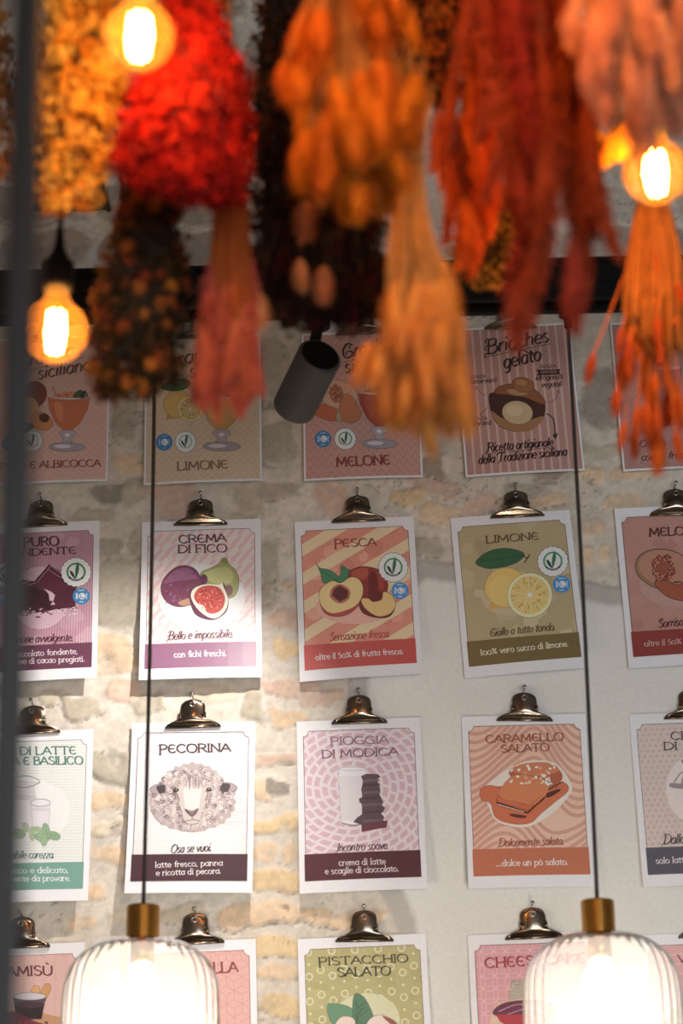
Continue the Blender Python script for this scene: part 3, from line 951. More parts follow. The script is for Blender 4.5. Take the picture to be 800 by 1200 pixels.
p.poly(I, [(258, 565), (300, 585), (322, 605), (312, 640), (290, 640), (285, 600)], '#dcb9c6', False); p.poly(I, [(295, 665), (310, 642), (324, 662)], '#dcb9c6', False)
for k in range(60):
    x = p.rs.uniform(60, 450); y = 705 + p.rs.uniform(-20, 35) - abs(x - 230) * .08
    p.ell(I, (x, y), p.rs.uniform(4, 14), p.rs.uniform(3, 6), p.rs.choice(['#5a2238', '#e2c4ce', '#3c1626', '#e2c4ce']), p.rs.uniform(-.6, .6), n=7, wob=.3)
p.vegan((445, 467), 88); p.gluten((475, 612), 50); p.vegan((40, 480), 78, 'vegetarian_badge#'); p.gluten((12, 612), 46, 'gluten_free_badge#')
p.text('slogan', 'ntazione avvolgente.', (30, 892), (425, 882), 48, '#5a2238', 'script'); p.band('#6a3450')
p.text('caption', 'cioccolato fondente,', (70, 975), (452, 958), 40, '#e6d6de', 'caption'); p.text('caption', 'zione di cacao pregiati.', (62, 1018), (494, 1004), 40, '#e6d6de', 'caption')
p.build('mauve poster with broken dark chocolate, reading PURO FONDENTE', G2, .020, .012)

p = Poster((150, 580), 4.706, (78, 152), (730, 130), (48, 1042), (725, 1030))
p.panel('#e8d3d2', '#5c3040')
x0, y0, x1, y1 = PANEL
for r_ in range(-14, 26):
    for c_ in range(0, 9):
        a = (x0 - 4 + c_ * 23 + (r_ % 2) * 11, y0 + r_ * 14 - c_ * 8)
        p.raw('printed_panel', [(a[0], a[1] + 7), (a[0] + 18, a[1] - 11), (a[0] + 21, a[1] - 5), (a[0] + 3, a[1] + 13)], '#e4bab8', PANEL, layer=p.n + 1)
p.n += 1; p.frame()
p.ell('printed_panel', (400, 580), 240, 190, '#eedede')
CF = '#5b2c3c'
p.text('title', 'CREMA', (278, 272), (540, 262), 45, CF); p.text('title', 'DI FICO', (272, 328), (545, 322), 45, CF)
p.poly(I, [(398, 440), (450, 415), (500, 385), (515, 358), (540, 360), (552, 392), (590, 430), (606, 490), (590, 560), (545, 588), (450, 560), (395, 500)], '#a0a45c', True, '#4a4a2c')
p.poly(I, [(410, 455), (470, 420), (540, 410), (575, 450), (560, 500), (470, 500)], '#b9bc72'); p.poly(I, [(505, 375), (520, 362), (545, 368), (545, 395)], '#8a8c4c')
p.ell(I, (545, 545), 26, 34, '#8c5a5a', .3); p.ell(I, (412, 480), 22, 30, '#6c3454')
p.poly(I, [(175, 540), (195, 470), (255, 412), (320, 400), (375, 430), (402, 500), (395, 570), (345, 620), (270, 635), (205, 605)], '#7d3c58', True, '#45203c')
p.poly(I, [(190, 500), (250, 430), (330, 415), (380, 470), (340, 480), (250, 490)], '#955a7c')
for k in range(40): p.ell(I, (p.rs.uniform(205, 370), p.rs.uniform(430, 610)), p.rs.uniform(4, 14), p.rs.uniform(2, 5), p.rs.choice(['#6a2c58', '#a06a94', '#8a4478']), -.9, n=7)
p.poly(I, [(270, 610), (340, 585), (350, 615), (300, 630)], '#b98a6c')
p.poly(I, [(332, 580), (350, 535), (410, 508), (500, 512), (520, 500), (545, 590), (535, 660), (480, 705), (420, 706), (360, 672)], '#6c2a4c', True, '#3c1a2c')
p.poly(I, [(340, 575), (360, 530), (420, 508), (495, 510), (515, 498), (520, 520), (545, 590), (530, 655), (480, 700), (425, 690), (370, 640)], '#e9dcc8')
p.poly(I, [(358, 575), (385, 530), (440, 515), (500, 530), (528, 590), (510, 650), (465, 675), (425, 665), (410, 630), (375, 615)], '#c63c34')
for k in range(90):
    a, t = p.rs.uniform(0, 6.28), math.sqrt(p.rs.random())
    p.ell(I, (448 + 72 * t * math.cos(a), 592 + 68 * t * math.sin(a)), 5, 3.4, p.rs.choice(['#8c1f1c', '#e2705a', '#e8a078', '#a82a24']), a, n=6)
p.text('slogan', 'Bello e impossibile.', (212, 822), (570, 808), 52, CF, 'script'); p.band('#8a5a78')
p.text('caption', 'con fichi freschi.', (244, 920), (535, 912), 40, '#e9dfe8', 'caption')
p.build('pink patterned poster with purple and cut figs, reading CREMA DI FICO', G2, .022, -.006)

p = Poster((330, 570), 4.444, (62, 186), (690, 155), (85, 1028), (735, 985))
p.panel('#cf7f68', '#4a2020', mottle=['#d68c74', '#c87460', '#d8937c']); stripes(p, '#e2b98c', 46, 20, -.52); p.frame()
p.ell('printed_panel', (380, 640), 210, 90, '#dc9c8c')
PE = '#8c2f26'
p.text('title', 'PESCA', (272, 322), (495, 314), 42, PE)
p.poly(I, [(174, 402), (190, 432), (240, 440), (290, 475), (300, 505), (250, 505), (212, 512), (200, 465)], '#2f7a50', True, '#1c3a28')
p.poly(I, [(285, 500), (305, 460), (308, 418), (345, 440), (368, 450), (345, 490), (310, 510)], '#2f7a50', True, '#1c3a28'); p.line(I, [(180, 415), (225, 460), (285, 500)], .8, '#1c3a28')
p.poly(I, [(345, 465), (390, 430), (440, 425), (510, 445), (550, 500), (548, 560), (500, 610), (440, 605), (380, 560)], '#8a2620', True, '#4a1414')
p.poly(I, [(360, 460), (410, 432), (450, 440), (440, 490), (390, 490)], '#a8442c'); p.poly(I, [(455, 470), (490, 460), (500, 560), (470, 590), (450, 560)], '#6c1a1c'); p.poly(I, [(500, 450), (535, 480), (530, 540), (510, 540)], '#9c3426')
p.poly(I, [(400, 610), (440, 600), (530, 560), (555, 600), (590, 640), (560, 690), (490, 696), (420, 670)], '#6c1c1c', True, '#3c1212')
p.poly(I, [(412, 600), (450, 595), (475, 612), (520, 600), (530, 560), (572, 575), (594, 625), (565, 675), (500, 690), (435, 650)], '#dfae62', True, '#6a3a20')
p.poly(I, [(450, 560), (520, 560), (512, 600), (470, 610)], '#6a1e20')
p.poly(I, [(190, 590), (200, 540), (260, 500), (305, 512), (360, 478), (410, 500), (425, 560), (400, 630), (340, 680), (270, 690), (215, 665)], '#a8352c', True, '#4a1616')
p.poly(I, [(190, 590), (203, 540), (260, 502), (305, 514), (360, 482), (408, 502), (422, 560), (392, 625), (330, 658), (260, 672), (212, 645)], '#e0b870')
p.poly(I, [(250, 590), (255, 545), (290, 520), (330, 530), (355, 560), (345, 600), (300, 622)], '#b45a44'); p.poly(I, [(258, 580), (268, 545), (300, 525), (345, 555), (340, 590), (300, 614)], '#561a1e', False)
p.vegan((582, 430), 78); p.gluten((617, 553), 45)
p.text('slogan', 'Sensazione fresca.', (240, 818), (562, 798), 48, '#a83a30', 'script'); p.band('#b8403a')
p.text('caption', 'oltre il 50% di frutta fresca.', (170, 916), (635, 884), 36, '#ecd8d4', 'caption')
p.build('salmon striped poster with cut peaches, reading PESCA', G2, .020, .014)

p = Poster((510, 570), 4.21, (70, 157), (665, 115), (150, 945), (755, 912))
p.panel('#a8966a', '#4a3020', mottle=['#b0a076', '#a08e60', '#b8aa84', '#9c8c64', '#aea078']); p.frame()
p.ell('printed_panel', (400, 560), 170, 90, '#b8a680')
LI = '#5a4020'
p.text('title', 'LIMONE', (248, 284), (516, 266), 36, LI)
lemon(p, (352, 508), 108, 100, (468, 548), 112, [(198, 378), (262, 325), (345, 310), (420, 325), (440, 348), (400, 385), (310, 410), (245, 408)])
p.line(I, [(430, 345), (455, 360), (468, 342)], 2.2, '#3a3020'); p.line(I, [(455, 362), (440, 386)], 2.2, '#3a3020')
p.vegan((582, 380), 76); p.gluten((626, 496), 43)
p.text('slogan', 'Giallo a tutto tondo.', (270, 748), (594, 724), 46, '#5a4724', 'script'); p.band('#6e5a28')
p.text('caption', '100% vero succo di limone.', (224, 838), (660, 806), 36, '#d8ccb0', 'caption')
p.build('olive green poster with a whole and halved lemon, reading LIMONE in the second row', G2, .016, .014)

p = Poster((680, 570), 4.8, (188, 125), (864, 95), (265, 1035), (950, 1005))
p.panel('#d09484', '#5a2a20', mottle=['#c88878', '#d29a8c'])
for k in range(46):
    rr = 14 + k * 5.4
    p.ribbon('printed_panel', [(100 + rr * .8 * math.cos(a * .1), 150 + rr * 1.3 * math.sin(a * .1)) for a in range(0, 64, 2)], .6, '#bf8074', PANEL)
p.frame()
p.ell('printed_panel', (560, 560), 240, 140, '#cf9c92')
p.text('title', 'MELONE', (382, 288), (680, 276), 48, '#6a2a1c')
p.ell(I, (470, 480), 168, 116, '#a87a4c', .25, '#5a4a2c', 1.4, 28); p.ell(I, (476, 474), 156, 104, '#c9886c', .25)
p.ell(I, (460, 472), 62, 82, '#a85030', -.35, wob=.12)
for k in range(80):
    a, t = p.rs.uniform(0, 6.28), p.rs.uniform(.55, 1)
    p.ell(I, (460 + 62 * t * math.cos(a) - 10 * math.sin(a), 472 + 80 * t * math.sin(a)), 8, 4, p.rs.choice(['#8a2a1c', '#d89a78', '#6a2014']), p.rs.uniform(0, 3), n=6)
p.poly(I, [(412, 550), (480, 545), (540, 570), (640, 560), (720, 560), (680, 630), (590, 660), (500, 645), (440, 600)], '#b4542c', True, '#5a4a2c', 1.4)
for k in range(14): p.ell(I, (520 + k * 10, 556 + p.rs.uniform(-6, 6)), 8, 4, '#5a2014', p.rs.uniform(0, 3), n=6)
p.text('slogan', 'Sorriso', (424, 812), (566, 800), 52, '#6e2420', 'script'); p.band('#9c2f22')
p.text('caption', 'oltre il 50%', (350, 914), (556, 904), 38, '#d8b4ac', 'caption')
p.build('coral poster with an open melon, at the right edge of the second row', G2, .016, .010)

# --- third row
p = Poster((0, 810), 4.613, (-160, 225), (506, 205), (-225, 1175), (455, 1150))
p.panel('#e6e6e2', '#7a5a60'); stripes(p, '#d0d8d2', 5.0, 1.1, 0.02); p.frame()
p.ell('printed_panel', (180, 660), 190, 170, '#e9e8e6')
FG = '#3f7a6c'
p.text('title', 'FIOR DI LATTE', (-70, 352), (412, 346), 44, FG); p.text('title', 'MENTA E BASILICO', (-115, 410), (446, 402), 44, FG)
p.poly(I, [(64, 500), (75, 545), (60, 600), (32, 650), (38, 720), (80, 760), (150, 765), (190, 720), (195, 640), (178, 560), (180, 520), (205, 505)], '#dcd5d9', True, '#a89ca4', .6)
p.poly(I, [(60, 600), (75, 585), (170, 585), (195, 640), (190, 720), (150, 765), (80, 760), (38, 720), (32, 650)], '#e6dee4')
p.line(I, [(62, 505), (90, 475), (150, 470), (210, 500), (150, 530), (90, 530), (62, 505)], 1.2, '#6a6a72'); p.ell(I, (128, 590), 52, 10, '#d2cbd0', 0, '#9a9098', .5)
p.line(I, [(62, 540), (25, 550), (12, 600), (30, 660)], 2.2, '#c9c3c8')
p.poly(I, [(158, 620), (262, 620), (252, 760), (166, 760)], '#e2dae0', False, '#a89ca4', .6); p.ell(I, (210, 618), 54, 20, '#e6e2e4', 0, '#7a727a', 1); p.ell(I, (210, 655), 48, 12, '#d6ced4')
for c, a, w, h, cl in [((95, 790), .3, 34, 26, '#a5bf92'), ((130, 755), 1.2, 28, 16, '#bcd0a4'), ((165, 790), 1.6, 40, 16, '#b6cc9c'), ((200, 770), .5, 30, 16, '#a5bf92'), ((238, 770), 1.4, 40, 20, '#8fb08a'),
                       ((215, 810), .2, 44, 22, '#93b48a'), ((280, 800), .3, 36, 22, '#8aac82'), ((228, 830), 1.5, 28, 16, '#9dbb90')]:
    p.ell(I, c, w, h, cl, a, '#6f8c68', .5); p.line(I, [(c[0] - w * .8 * math.cos(a), c[1] - w * .8 * math.sin(a)), (c[0] + w * .8 * math.cos(a), c[1] + w * .8 * math.sin(a))], .6, '#6f8c68', False)
p.text('slogan', 'Amabile carezza.', (-10, 928), (280, 924), 46, '#4d7a6e', 'script'); p.band('#6da494')
p.text('caption', 'latto fresco e delicato,', (-98, 1012), (355, 1002), 38, '#eef4f2', 'caption'); p.text('caption', 'piacevolmente da provare.', (-110, 1056), (366, 1046), 38, '#eef4f2', 'caption')
p.build('pale lined poster with a milk jug and basil, reading LATTE and BASILICO in green', G2, .026, .0)

p = Poster((130, 810), 4.21, (105, 157), (712, 150), (65, 1015), (690, 1030))
p.panel('#e0dbdb', '#6a3a4a')
for cx, cy in ((80, 60), (190, 120), (60, 200), (170, 210)):
    for k in range(1, 12):
        p.ribbon('printed_panel', catmull([(cx + (k * 6) * (1 + .18 * math.sin(3 * a + cx)) * math.cos(a), cy + (k * 6) * (1 + .18 * math.cos(2 * a + cy)) * math.sin(a)) for a in [i * .4488 for i in range(15)]], sub=3), .9, '#eceaea', PANEL)
p.frame()
PC = '#4a3038'
p.text('title', 'PECORINA', (236, 312), (590, 306), 42, PC)
wool = []
for k in range(52):
    a = 2 * math.pi * k / 52
    r = 1 + (.045 if k % 2 else -.02) + p.rs.uniform(-.015, .015)
    wool.append((400 + 205 * r * math.cos(a) * (1 - .12 * math.sin(a) * -1 if math.sin(a) > 0 else 1) * (.86 if math.sin(a) < -.35 else 1), 545 + (165 if math.sin(a) > 0 else 178) * r * math.sin(a)))
p.poly(I, wool, '#b5a3a2')
p.poly(I, [(188, 500), (215, 476), (262, 476), (265, 520), (225, 525)], '#a8979a', True, '#5a464a'); p.poly(I, [(222, 485), (262, 478), (262, 518), (238, 520)], '#4a3c40')
p.poly(I, [(620, 495), (590, 470), (540, 470), (535, 518), (585, 522)], '#a8979a', True, '#5a464a'); p.poly(I, [(585, 478), (542, 474), (538, 520), (568, 520)], '#4a3c40')
for k in range(420):
    a, t = p.rs.uniform(0, 6.283), math.sqrt(p.rs.uniform(.1, 1))
    x, y = 395 + 192 * t * math.cos(a), 545 + 158 * t * math.sin(a)
    if abs(x - 400) > 130 and 470 < y < 525: continue
    d = p.rs.uniform(10, 18)
    w = p.rs.choice([(-1, 1), (1, 1)])
    p.line(I, [(x, y), (x + d * .5 * w[0], y - d * .5), (x + d * w[0], y), (x + d * .7 * w[0], y + d * .6), (x + d * .3 * w[0], y + d * .3)], p.rs.uniform(.9, 1.9), p.rs.choice(['#d9cbc8', '#cdbdbb', '#8f7b7c', '#e0d4d0', '#7c686a']))
p.poly(I, [(318, 490), (360, 462), (440, 462), (488, 490), (470, 560), (448, 620), (430, 668), (392, 680), (358, 662), (345, 610), (325, 550)], '#c9bab6', True, '#8c7878')
p.poly(I, [(360, 470), (440, 470), (435, 560), (425, 600), (370, 600), (360, 560)], '#ddd0cc')
for k in range(40): p.line(I, [(330 + k * 3.7, 455 + p.rs.uniform(-12, 10)), (330 + k * 3.7 + p.rs.uniform(-6, 6), 485 + p.rs.uniform(-10, 16))], 1.4, p.rs.choice(['#d9cbc8', '#9c888a', '#b9a7a6']), False)
for x, s_ in ((318, 1), (480, -1)):
    p.poly(I, [(x - 14, 505), (x, 492), (x + 16, 503), (x + 2, 514)], '#2c2022'); p.ell(I, (x + 2, 501), 3, 2.4, '#e8e0de')
    p.line(I, [(x - 18, 512), (x + 4 * s_, 520), (x + 18 * s_, 560)], 1.6, '#6a5658')
p.poly(I, [(362, 600), (395, 612), (428, 598), (420, 625), (398, 640), (372, 624)], '#8a7074'); p.line(I, [(366, 604), (382, 622), (396, 640)], 1.6, '#3c2c30'); p.line(I, [(426, 602), (412, 622), (397, 640)], 1.6, '#3c2c30')
p.line(I, [(397, 640), (397, 655), (360, 664)], 1.1, '#6a5658'); p.line(I, [(397, 655), (432, 662)], 1.1, '#6a5658')
p.text('slogan', 'Osa se vuoi.', (290, 822), (492, 816), 50, PC, 'script'); p.band('#4a2a34')
p.text('caption', 'latte fresco, panna', (215, 894), (547, 890), 34, '#e9e0e2', 'caption'); p.text('caption', 'e ricotta di pecora.', (220, 934), (540, 930), 34, '#e9e0e2', 'caption')
p.build("light grey poster with a woolly sheep's head, reading PECORINA", G2, .030, -.006)

p = Poster((330, 800), 4.444, (72, 203), (725, 180), (85, 1120), (752, 1095))
p.panel('#dccdd2', '#4a2030')
cx, cy = 90, 118
for k in range(1, 13):
    rr = k * 13.5
    nb = max(5, int(k * 4.2))
    for j in range(nb):
        a0 = 2 * math.pi * j / nb + k * .35
        a1 = a0 + 2 * math.pi / nb * .74
        f_ = lambda r, a: (cx + r * math.cos(a + r * .004), cy + r * .92 * math.sin(a + r * .004))
        p.raw('printed_panel', [f_(rr, a0), f_(rr, (a0 + a1) / 2), f_(rr, a1), f_(rr + 8.6, a1), f_(rr + 8.6, (a0 + a1) / 2), f_(rr + 8.6, a0)], '#cfaab4', PANEL, layer=p.n + 1)
p.n += 1; p.frame()
MO = '#5a3040'
p.text('title', 'PIOGGIA', (250, 330), (560, 322), 42, '#8c6a76'); p.text('title', 'DI MODICA', (204, 402), (610, 386), 42, '#7a5462')
p.poly(I, [(292, 455), (440, 455), (430, 760), (305, 760)], '#e4dcdf', False, '#b9a5ad', .7); p.ell(I, (366, 460), 74, 9, '#ece6e8', 0, '#a8959c'); p.poly(I, [(298, 500), (436, 500), (428, 738), (304, 738)], '#d9d0d3', False)
p.line(I, [(306, 750), (366, 764), (428, 752)], 2, '#8c7680')
tower = [(412, 500), (440, 488), (500, 490), (512, 505), (495, 512), (498, 535), (512, 575), (505, 595), (515, 620), (525, 640), (515, 655), (535, 670), (525, 690), (512, 700), (530, 720), (522, 738), (548, 742), (540, 775), (480, 782), (412, 798), (412, 760), (370, 745), (390, 722), (415, 705), (415, 650), (402, 640), (400, 622), (418, 612), (412, 570), (422, 530)]
p.poly(I, tower, '#5c4650', False, '#44303a')
for k, y in enumerate((520, 545, 585, 615, 650, 690, 735)): p.poly(I, [(418, y), (500 + k * 3, y - 6), (510 + k * 3, y + 4), (424, y + 12)], ['#705a64', '#4a3540'][k % 2], False)
p.poly(I, [(412, 760), (545, 738), (540, 775), (412, 798)], '#6c3442', False)
p.text('slogan', 'Incontro soave.', (280, 902), (552, 888), 50, '#5e3444', 'script'); p.band('#522430')
p.text('caption', 'crema di latte', (290, 976), (536, 968), 38, '#dccdd2', 'caption'); p.text('caption', 'e scaglie di cioccolato.', (218, 1020), (606, 1006), 38, '#dccdd2', 'caption')
p.build('glossy pink brick-swirl poster with a milk glass and chocolate stack, reading MODICA', G2, .022, .006)

p = Poster((520, 800), 4.0, (77, 160), (668, 145), (113, 1000), (705, 985))
p.panel('#d2a48c', '#6a3a2c')
for k in range(24):
    pts = []
    for t in range(0, 46):
        a = t * .14
        x = 20 + t * 4.6
        y = 20 + k * 15 + 26 * math.sin(x / 30 + k * .12) - 40 * math.exp(-((x - 150) / 34) ** 2) * (1 if k < 12 else -.6)
        pts.append((x - 20, y - 30))
    p.ribbon('printed_panel', pts, 6.2, '#bd8672', PANEL)
p.frame()
p.poly('printed_panel', [(180, 520), (300, 420), (400, 380), (520, 390), (590, 480), (590, 540), (500, 640), (380, 705), (250, 680), (205, 600)], '#d8beb2')
CA = '#8a3f22'
p.text('title', 'CARAMELLO', (192, 292), (564, 278), 38, CA); p.text('title', 'SALATO', (264, 340), (496, 330), 38, CA)
p.poly(I, [(165, 530), (190, 505), (240, 506), (330, 560), (480, 560), (540, 490), (575, 495), (578, 530), (520, 580), (450, 640), (400, 685), (320, 690), (240, 660), (215, 590), (175, 575)], '#bc5a2c', True, '#8a3a1c')
p.poly(I, [(300, 440), (370, 395), (480, 390), (545, 430), (548, 480), (480, 530), (380, 510)], '#a04a22'); p.poly(I, [(310, 430), (370, 395), (480, 388), (540, 425), (450, 455)], '#b9683c')
p.poly(I, [(470, 545), (530, 520), (545, 525), (490, 560)], '#4a1a10'); p.line(I, [(490, 520), (558, 482)], 2, '#4a1a10', False)
p.poly(I, [(240, 570), (330, 450), (490, 500), (470, 560), (390, 640), (250, 600)], '#a8481c', False, '#6a2a12', .6); p.poly(I, [(255, 545), (330, 450), (485, 490), (440, 590), (330, 580)], '#c06a34')
p.poly(I, [(245, 555), (380, 600), (465, 545), (390, 620), (250, 580)], '#b85826', False); p.line(I, [(242, 584), (388, 636), (470, 560)], 3, '#3c140c', False); p.line(I, [(250, 594), (372, 632)], 1.2, '#e2c0ac', False)
p.poly(I, [(305, 640), (380, 650), (370, 662), (320, 655)], '#5a1e10')
for k in range(36): p.ell(I, (p.rs.uniform(305, 520), p.rs.uniform(388, 500) - 0), p.rs.uniform(5, 13), p.rs.uniform(4, 8), p.rs.choice(['#e2c8b8', '#d8a888', '#ecdcd0', '#c88a60']), p.rs.uniform(0, 3), n=6)
p.text('slogan', 'Dolcemente salato.', (252, 800), (555, 788), 46, CA, 'script'); p.band('#ac5a36')
p.text('caption', '...dolce un po^ salato.', (240, 894), (576, 884), 36, '#ecd6ca', 'caption')
p.build('tan swirl poster with caramel pieces, reading CARAMELLO SALATO', G2, .018, -.006)

p = Poster((680, 800), 4.615, (258, 173), (938, 150), (315, 1140), (1010, 1118))
p.panel('#c8b4ac', '#5a4448')
for r_ in range(24):
    for c_ in range(20):
        a = (x0 + c_ * 10 + (r_ % 2) * 5, y0 + r_ * 9.4)
        p.raw('printed_panel', [(a[0], a[1] - 4), (a[0] + 3.4, a[1]), (a[0], a[1] + 4), (a[0] - 3.4, a[1])], '#bca69e', PANEL, layer=p.n + 1)
p.n += 1; p.frame()
p.ell('printed_panel', (600, 600), 150, 190, '#d4c6c0')
p.text('title', 'CRE', (482, 318), (640, 312), 44, '#4a3c40'); p.text('title', 'DI', (442, 376), (520, 374), 44, '#4a3c40')
p.poly(I, [(545, 430), (700, 430), (690, 480), (720, 560), (715, 740), (560, 745), (545, 600), (535, 560), (560, 480)], '#9a8c90', True, '#5a4c52')
p.poly(I, [(570, 500), (640, 500), (640, 720), (575, 725)], '#b4a8aa'); p.line(I, [(490, 570), (530, 510), (560, 500)], 2.2, '#8a7c82'); p.poly(I, [(475, 565), (550, 572), (545, 596), (478, 588)], '#8c7d84')
p.text('slogan', 'Dalla', (428, 906), (542, 900), 56, '#4a3c40', 'script'); p.band('#504c58')
p.text('caption', 'solo latte', (384, 1012), (560, 1006), 40, '#d4ccd0', 'caption')
p.build('beige diamond-patterned poster with a milk can, at the right edge of the third row', G2, .018, .0)

# --- bottom row
p = Poster((0, 1040), 2.5, (-125, 175), (247, 160), (-135, 705), (240, 690))
p.panel('#d5a49c', '#7a4048')
for r_ in range(18):
    for c_ in range(12):
        a = (x0 + c_ * 17, y0 + r_ * 14); sg = 1 if c_ % 2 else -1
        for q in (0, 4.5, 9): p.ribbon('printed_panel', [(a[0], a[1] + q), (a[0] + 15, a[1] + q + 9 * sg)], 1.1, '#e2c0b8', PANEL, layer=p.n + 1)
p.n += 1; p.frame()
p.text('title', 'TIRAMISU`', (-48, 262), (156, 256), 28, '#6a2430')
p.poly(I, [(80, 340), (98, 290), (118, 296), (100, 348)], '#d8a060', True, '#8a5a30'); p.poly(I, [(104, 345), (132, 284), (150, 294), (122, 350)], '#cf9250', True, '#8a5a30')
p.poly(I, [(-40, 378), (60, 352), (190, 380), (190, 440), (-40, 450)], '#c08a5c', False)
p.poly(I, [(42, 318), (136, 318), (122, 384), (52, 384)], '#5c4a58', False, '#4a3a44'); p.ell(I, (89, 318), 47, 11, '#c8c0c8', 0, '#5a4a54'); p.poly(I, [(46, 338), (132, 338), (124, 382), (52, 382)], '#2c1c20', False); p.ell(I, (89, 342), 42, 10, '#4a3038')
p.poly(I, [(-60, 430), (-20, 390), (40, 362), (100, 388), (150, 410), (140, 470), (-60, 470)], '#6c2230', True)
for k in range(60): p.ell(I, (p.rs.uniform(-30, 140), p.rs.uniform(385, 440)), 4, 3, p.rs.choice(['#8a3442', '#4a1420']), 0, n=5)
p.band('#6a3038')
p.build('rose herringbone poster with coffee glass and biscuits, reading TIRAMISU at bottom left', G2, .02, 0)

p = Poster((0, 1040), 2.5, (375, 165), (748, 150), (366, 695), (738, 680))
p.panel('#dba49c', '#7a4048')
for r_ in range(10):
    for c_ in range(9):
        a = (x0 + c_ * 25 + (r_ % 2) * 12.5, y0 + r_ * 21.6)
        for an in (math.pi / 2, math.pi / 6, 5 * math.pi / 6, -math.pi / 2, -math.pi / 6, -5 * math.pi / 6):
            p.ribbon('printed_panel', [a, (a[0] + 14.4 * math.cos(an), a[1] + 14.4 * math.sin(an))], .8, '#c98a84', PANEL, layer=p.n + 1)
p.n += 1; p.frame()
p.text('title', 'LLA', (622, 250), (694, 247), 30, '#8a3a30')
p.ell(I, (540, 420), 100, 70, '#e6d0a8', 0, '#8a6a4c'); p.band('#8a3a40')
p.build('coral cube-patterned poster seen behind the left glass pendant', G2, .02, 0)

p = Poster((320, 1040), 3.636, (103, 220), (650, 195), (110, 1000), (668, 975))
p.panel('#aaa266', '#5a2a20', mottle=['#aea66c', '#a69e60'])
for r_ in range(12):
    for c_ in range(14):
        a = (x0 + 6 + c_ * 19 - (r_ % 2) * 0, y0 + 4 + r_ * 20 + (c_ % 2) * 10)
        if (c_ + r_) % 2 == 0: p.ribbon('printed_panel', [(a[0] + 5.4 * math.cos(k * .45), a[1] + 5.4 * math.sin(k * .45)) for k in range(15)], 2.2, '#cdc8a0', PANEL)
        else: p.raw('printed_panel', [(a[0] + 2.2 * math.cos(k * .7), a[1] + 2.2 * math.sin(k * .7)) for k in range(9)], '#cdc8a0', PANEL)
p.frame()
p.ell('printed_panel', (390, 560), 140, 110, '#c6c49c')
PI_ = '#33301c'
p.text('title', 'PISTACCHIO', (190, 334), (574, 318), 34, PI_); p.text('title', 'SALATO', (268, 382), (498, 374), 38, PI_)
p.poly(I, [(225, 500), (280, 498), (330, 520), (335, 580), (260, 590), (232, 560)], '#5a8a68', True, '#33503c')
p.poly(I, [(330, 530), (335, 470), (352, 452), (385, 475), (415, 540), (415, 580), (380, 600), (335, 590)], '#48785a', True, '#2c4634')
for k in range(18): p.line(I, [(355 + p.rs.uniform(-15, 40), 480 + k * 6), (352 + p.rs.uniform(-10, 10), 500 + k * 6)], .7, '#26402f', False)
p.poly(I, [(250, 600), (270, 560), (300, 548), (335, 560), (340, 600), (320, 660), (260, 660)], '#d8c0b4', True, '#6a4a44'); p.poly(I, [(385, 590), (420, 548), (470, 548), (520, 585), (510, 650), (410, 650)], '#d9c2b8', True, '#6a4a44')
p.poly(I, [(455, 548), (500, 565), (530, 600), (500, 590)], '#8c4a3c'); p.band('#6a6a34')
p.build('green ring-patterned poster with pistachios, reading PISTACCHIO SALATO', G2, .02, 0)

p = Poster((530, 1040), 2.963, (55, 165), (495, 150), (85, 800), (530, 785))
p.panel('#d6949c', '#7a3040')
for r_ in range(12):
    for c_ in range(11):
        a = (x0 + c_ * 20, y0 + r_ * 20)
        p.ribbon('printed_panel', [(a[0] + 14 * math.cos(k * .35), a[1] + 14 * math.sin(k * .35)) for k in range(19)], .8, '#e6b8bc', PANEL)
p.frame()
p.text('title', 'CHEESECAKE', (114, 280), (460, 262), 34, '#9c1f30')
p.poly(I, [(195, 392), (205, 324), (330, 318), (330, 400)], '#b0a598', False, '#7a7068')
for k in range(70): p.ell(I, (p.rs.uniform(200, 328), p.rs.uniform(326, 392)), 3, 2.4, p.rs.choice(['#8a7e74', '#cfc6ba', '#9c9084']), 0, n=5)
p.poly(I, [(140, 425), (200, 392), (330, 388), (360, 430), (345, 540), (150, 540)], '#d9b498', True); p.poly(I, [(140, 432), (190, 398), (320, 392), (350, 430), (330, 455), (180, 450)], '#6a2444', True, '#4a1430')
p.poly(I, [(150, 440), (350, 440), (345, 480), (320, 470), (300, 500), (270, 470), (240, 485), (215, 465), (190, 480), (165, 465)], '#b01c34', False)
p.line(I, [(160, 430), (230, 405), (300, 425)], 1.6, '#b48ca8'); p.line(I, [(190, 440), (260, 420), (320, 440)], 1.4, '#b48ca8')
p.line(I, [(185, 470), (188, 540)], 4, '#b01c34', False); p.band('#8c2438')
p.build('pink circle-lattice poster with a glazed cake, reading CHEES beside the right pendant', G2, .018, 0)

p = Poster((530, 1040), 2.963, (655, 165), (1095, 150), (690, 800), (1135, 785))
p.panel('#d59c98', '#7a3040'); stripes(p, '#e2bab4', 16, 1.6, 0, 5); p.frame()
p.text('title', 'V', (780, 262), (812, 261), 30, '#8a3a30'); p.ell(I, (850, 480), 120, 90, '#a8743c', 0, '#6a4a2c'); p.band('#8c3a38')
p.build('rose wavy-lined poster half hidden by the right glass pendant', G2, .018, 0)

# ------------------------------------------------------------------ bulldog clips
chrome = mat('clip_chrome', (140, 124, 108), rough=0.2, metal=1.0, noise=0.06, scale=60)
steel = mat('nail_steel', (190, 186, 180), rough=0.25, metal=1.0)


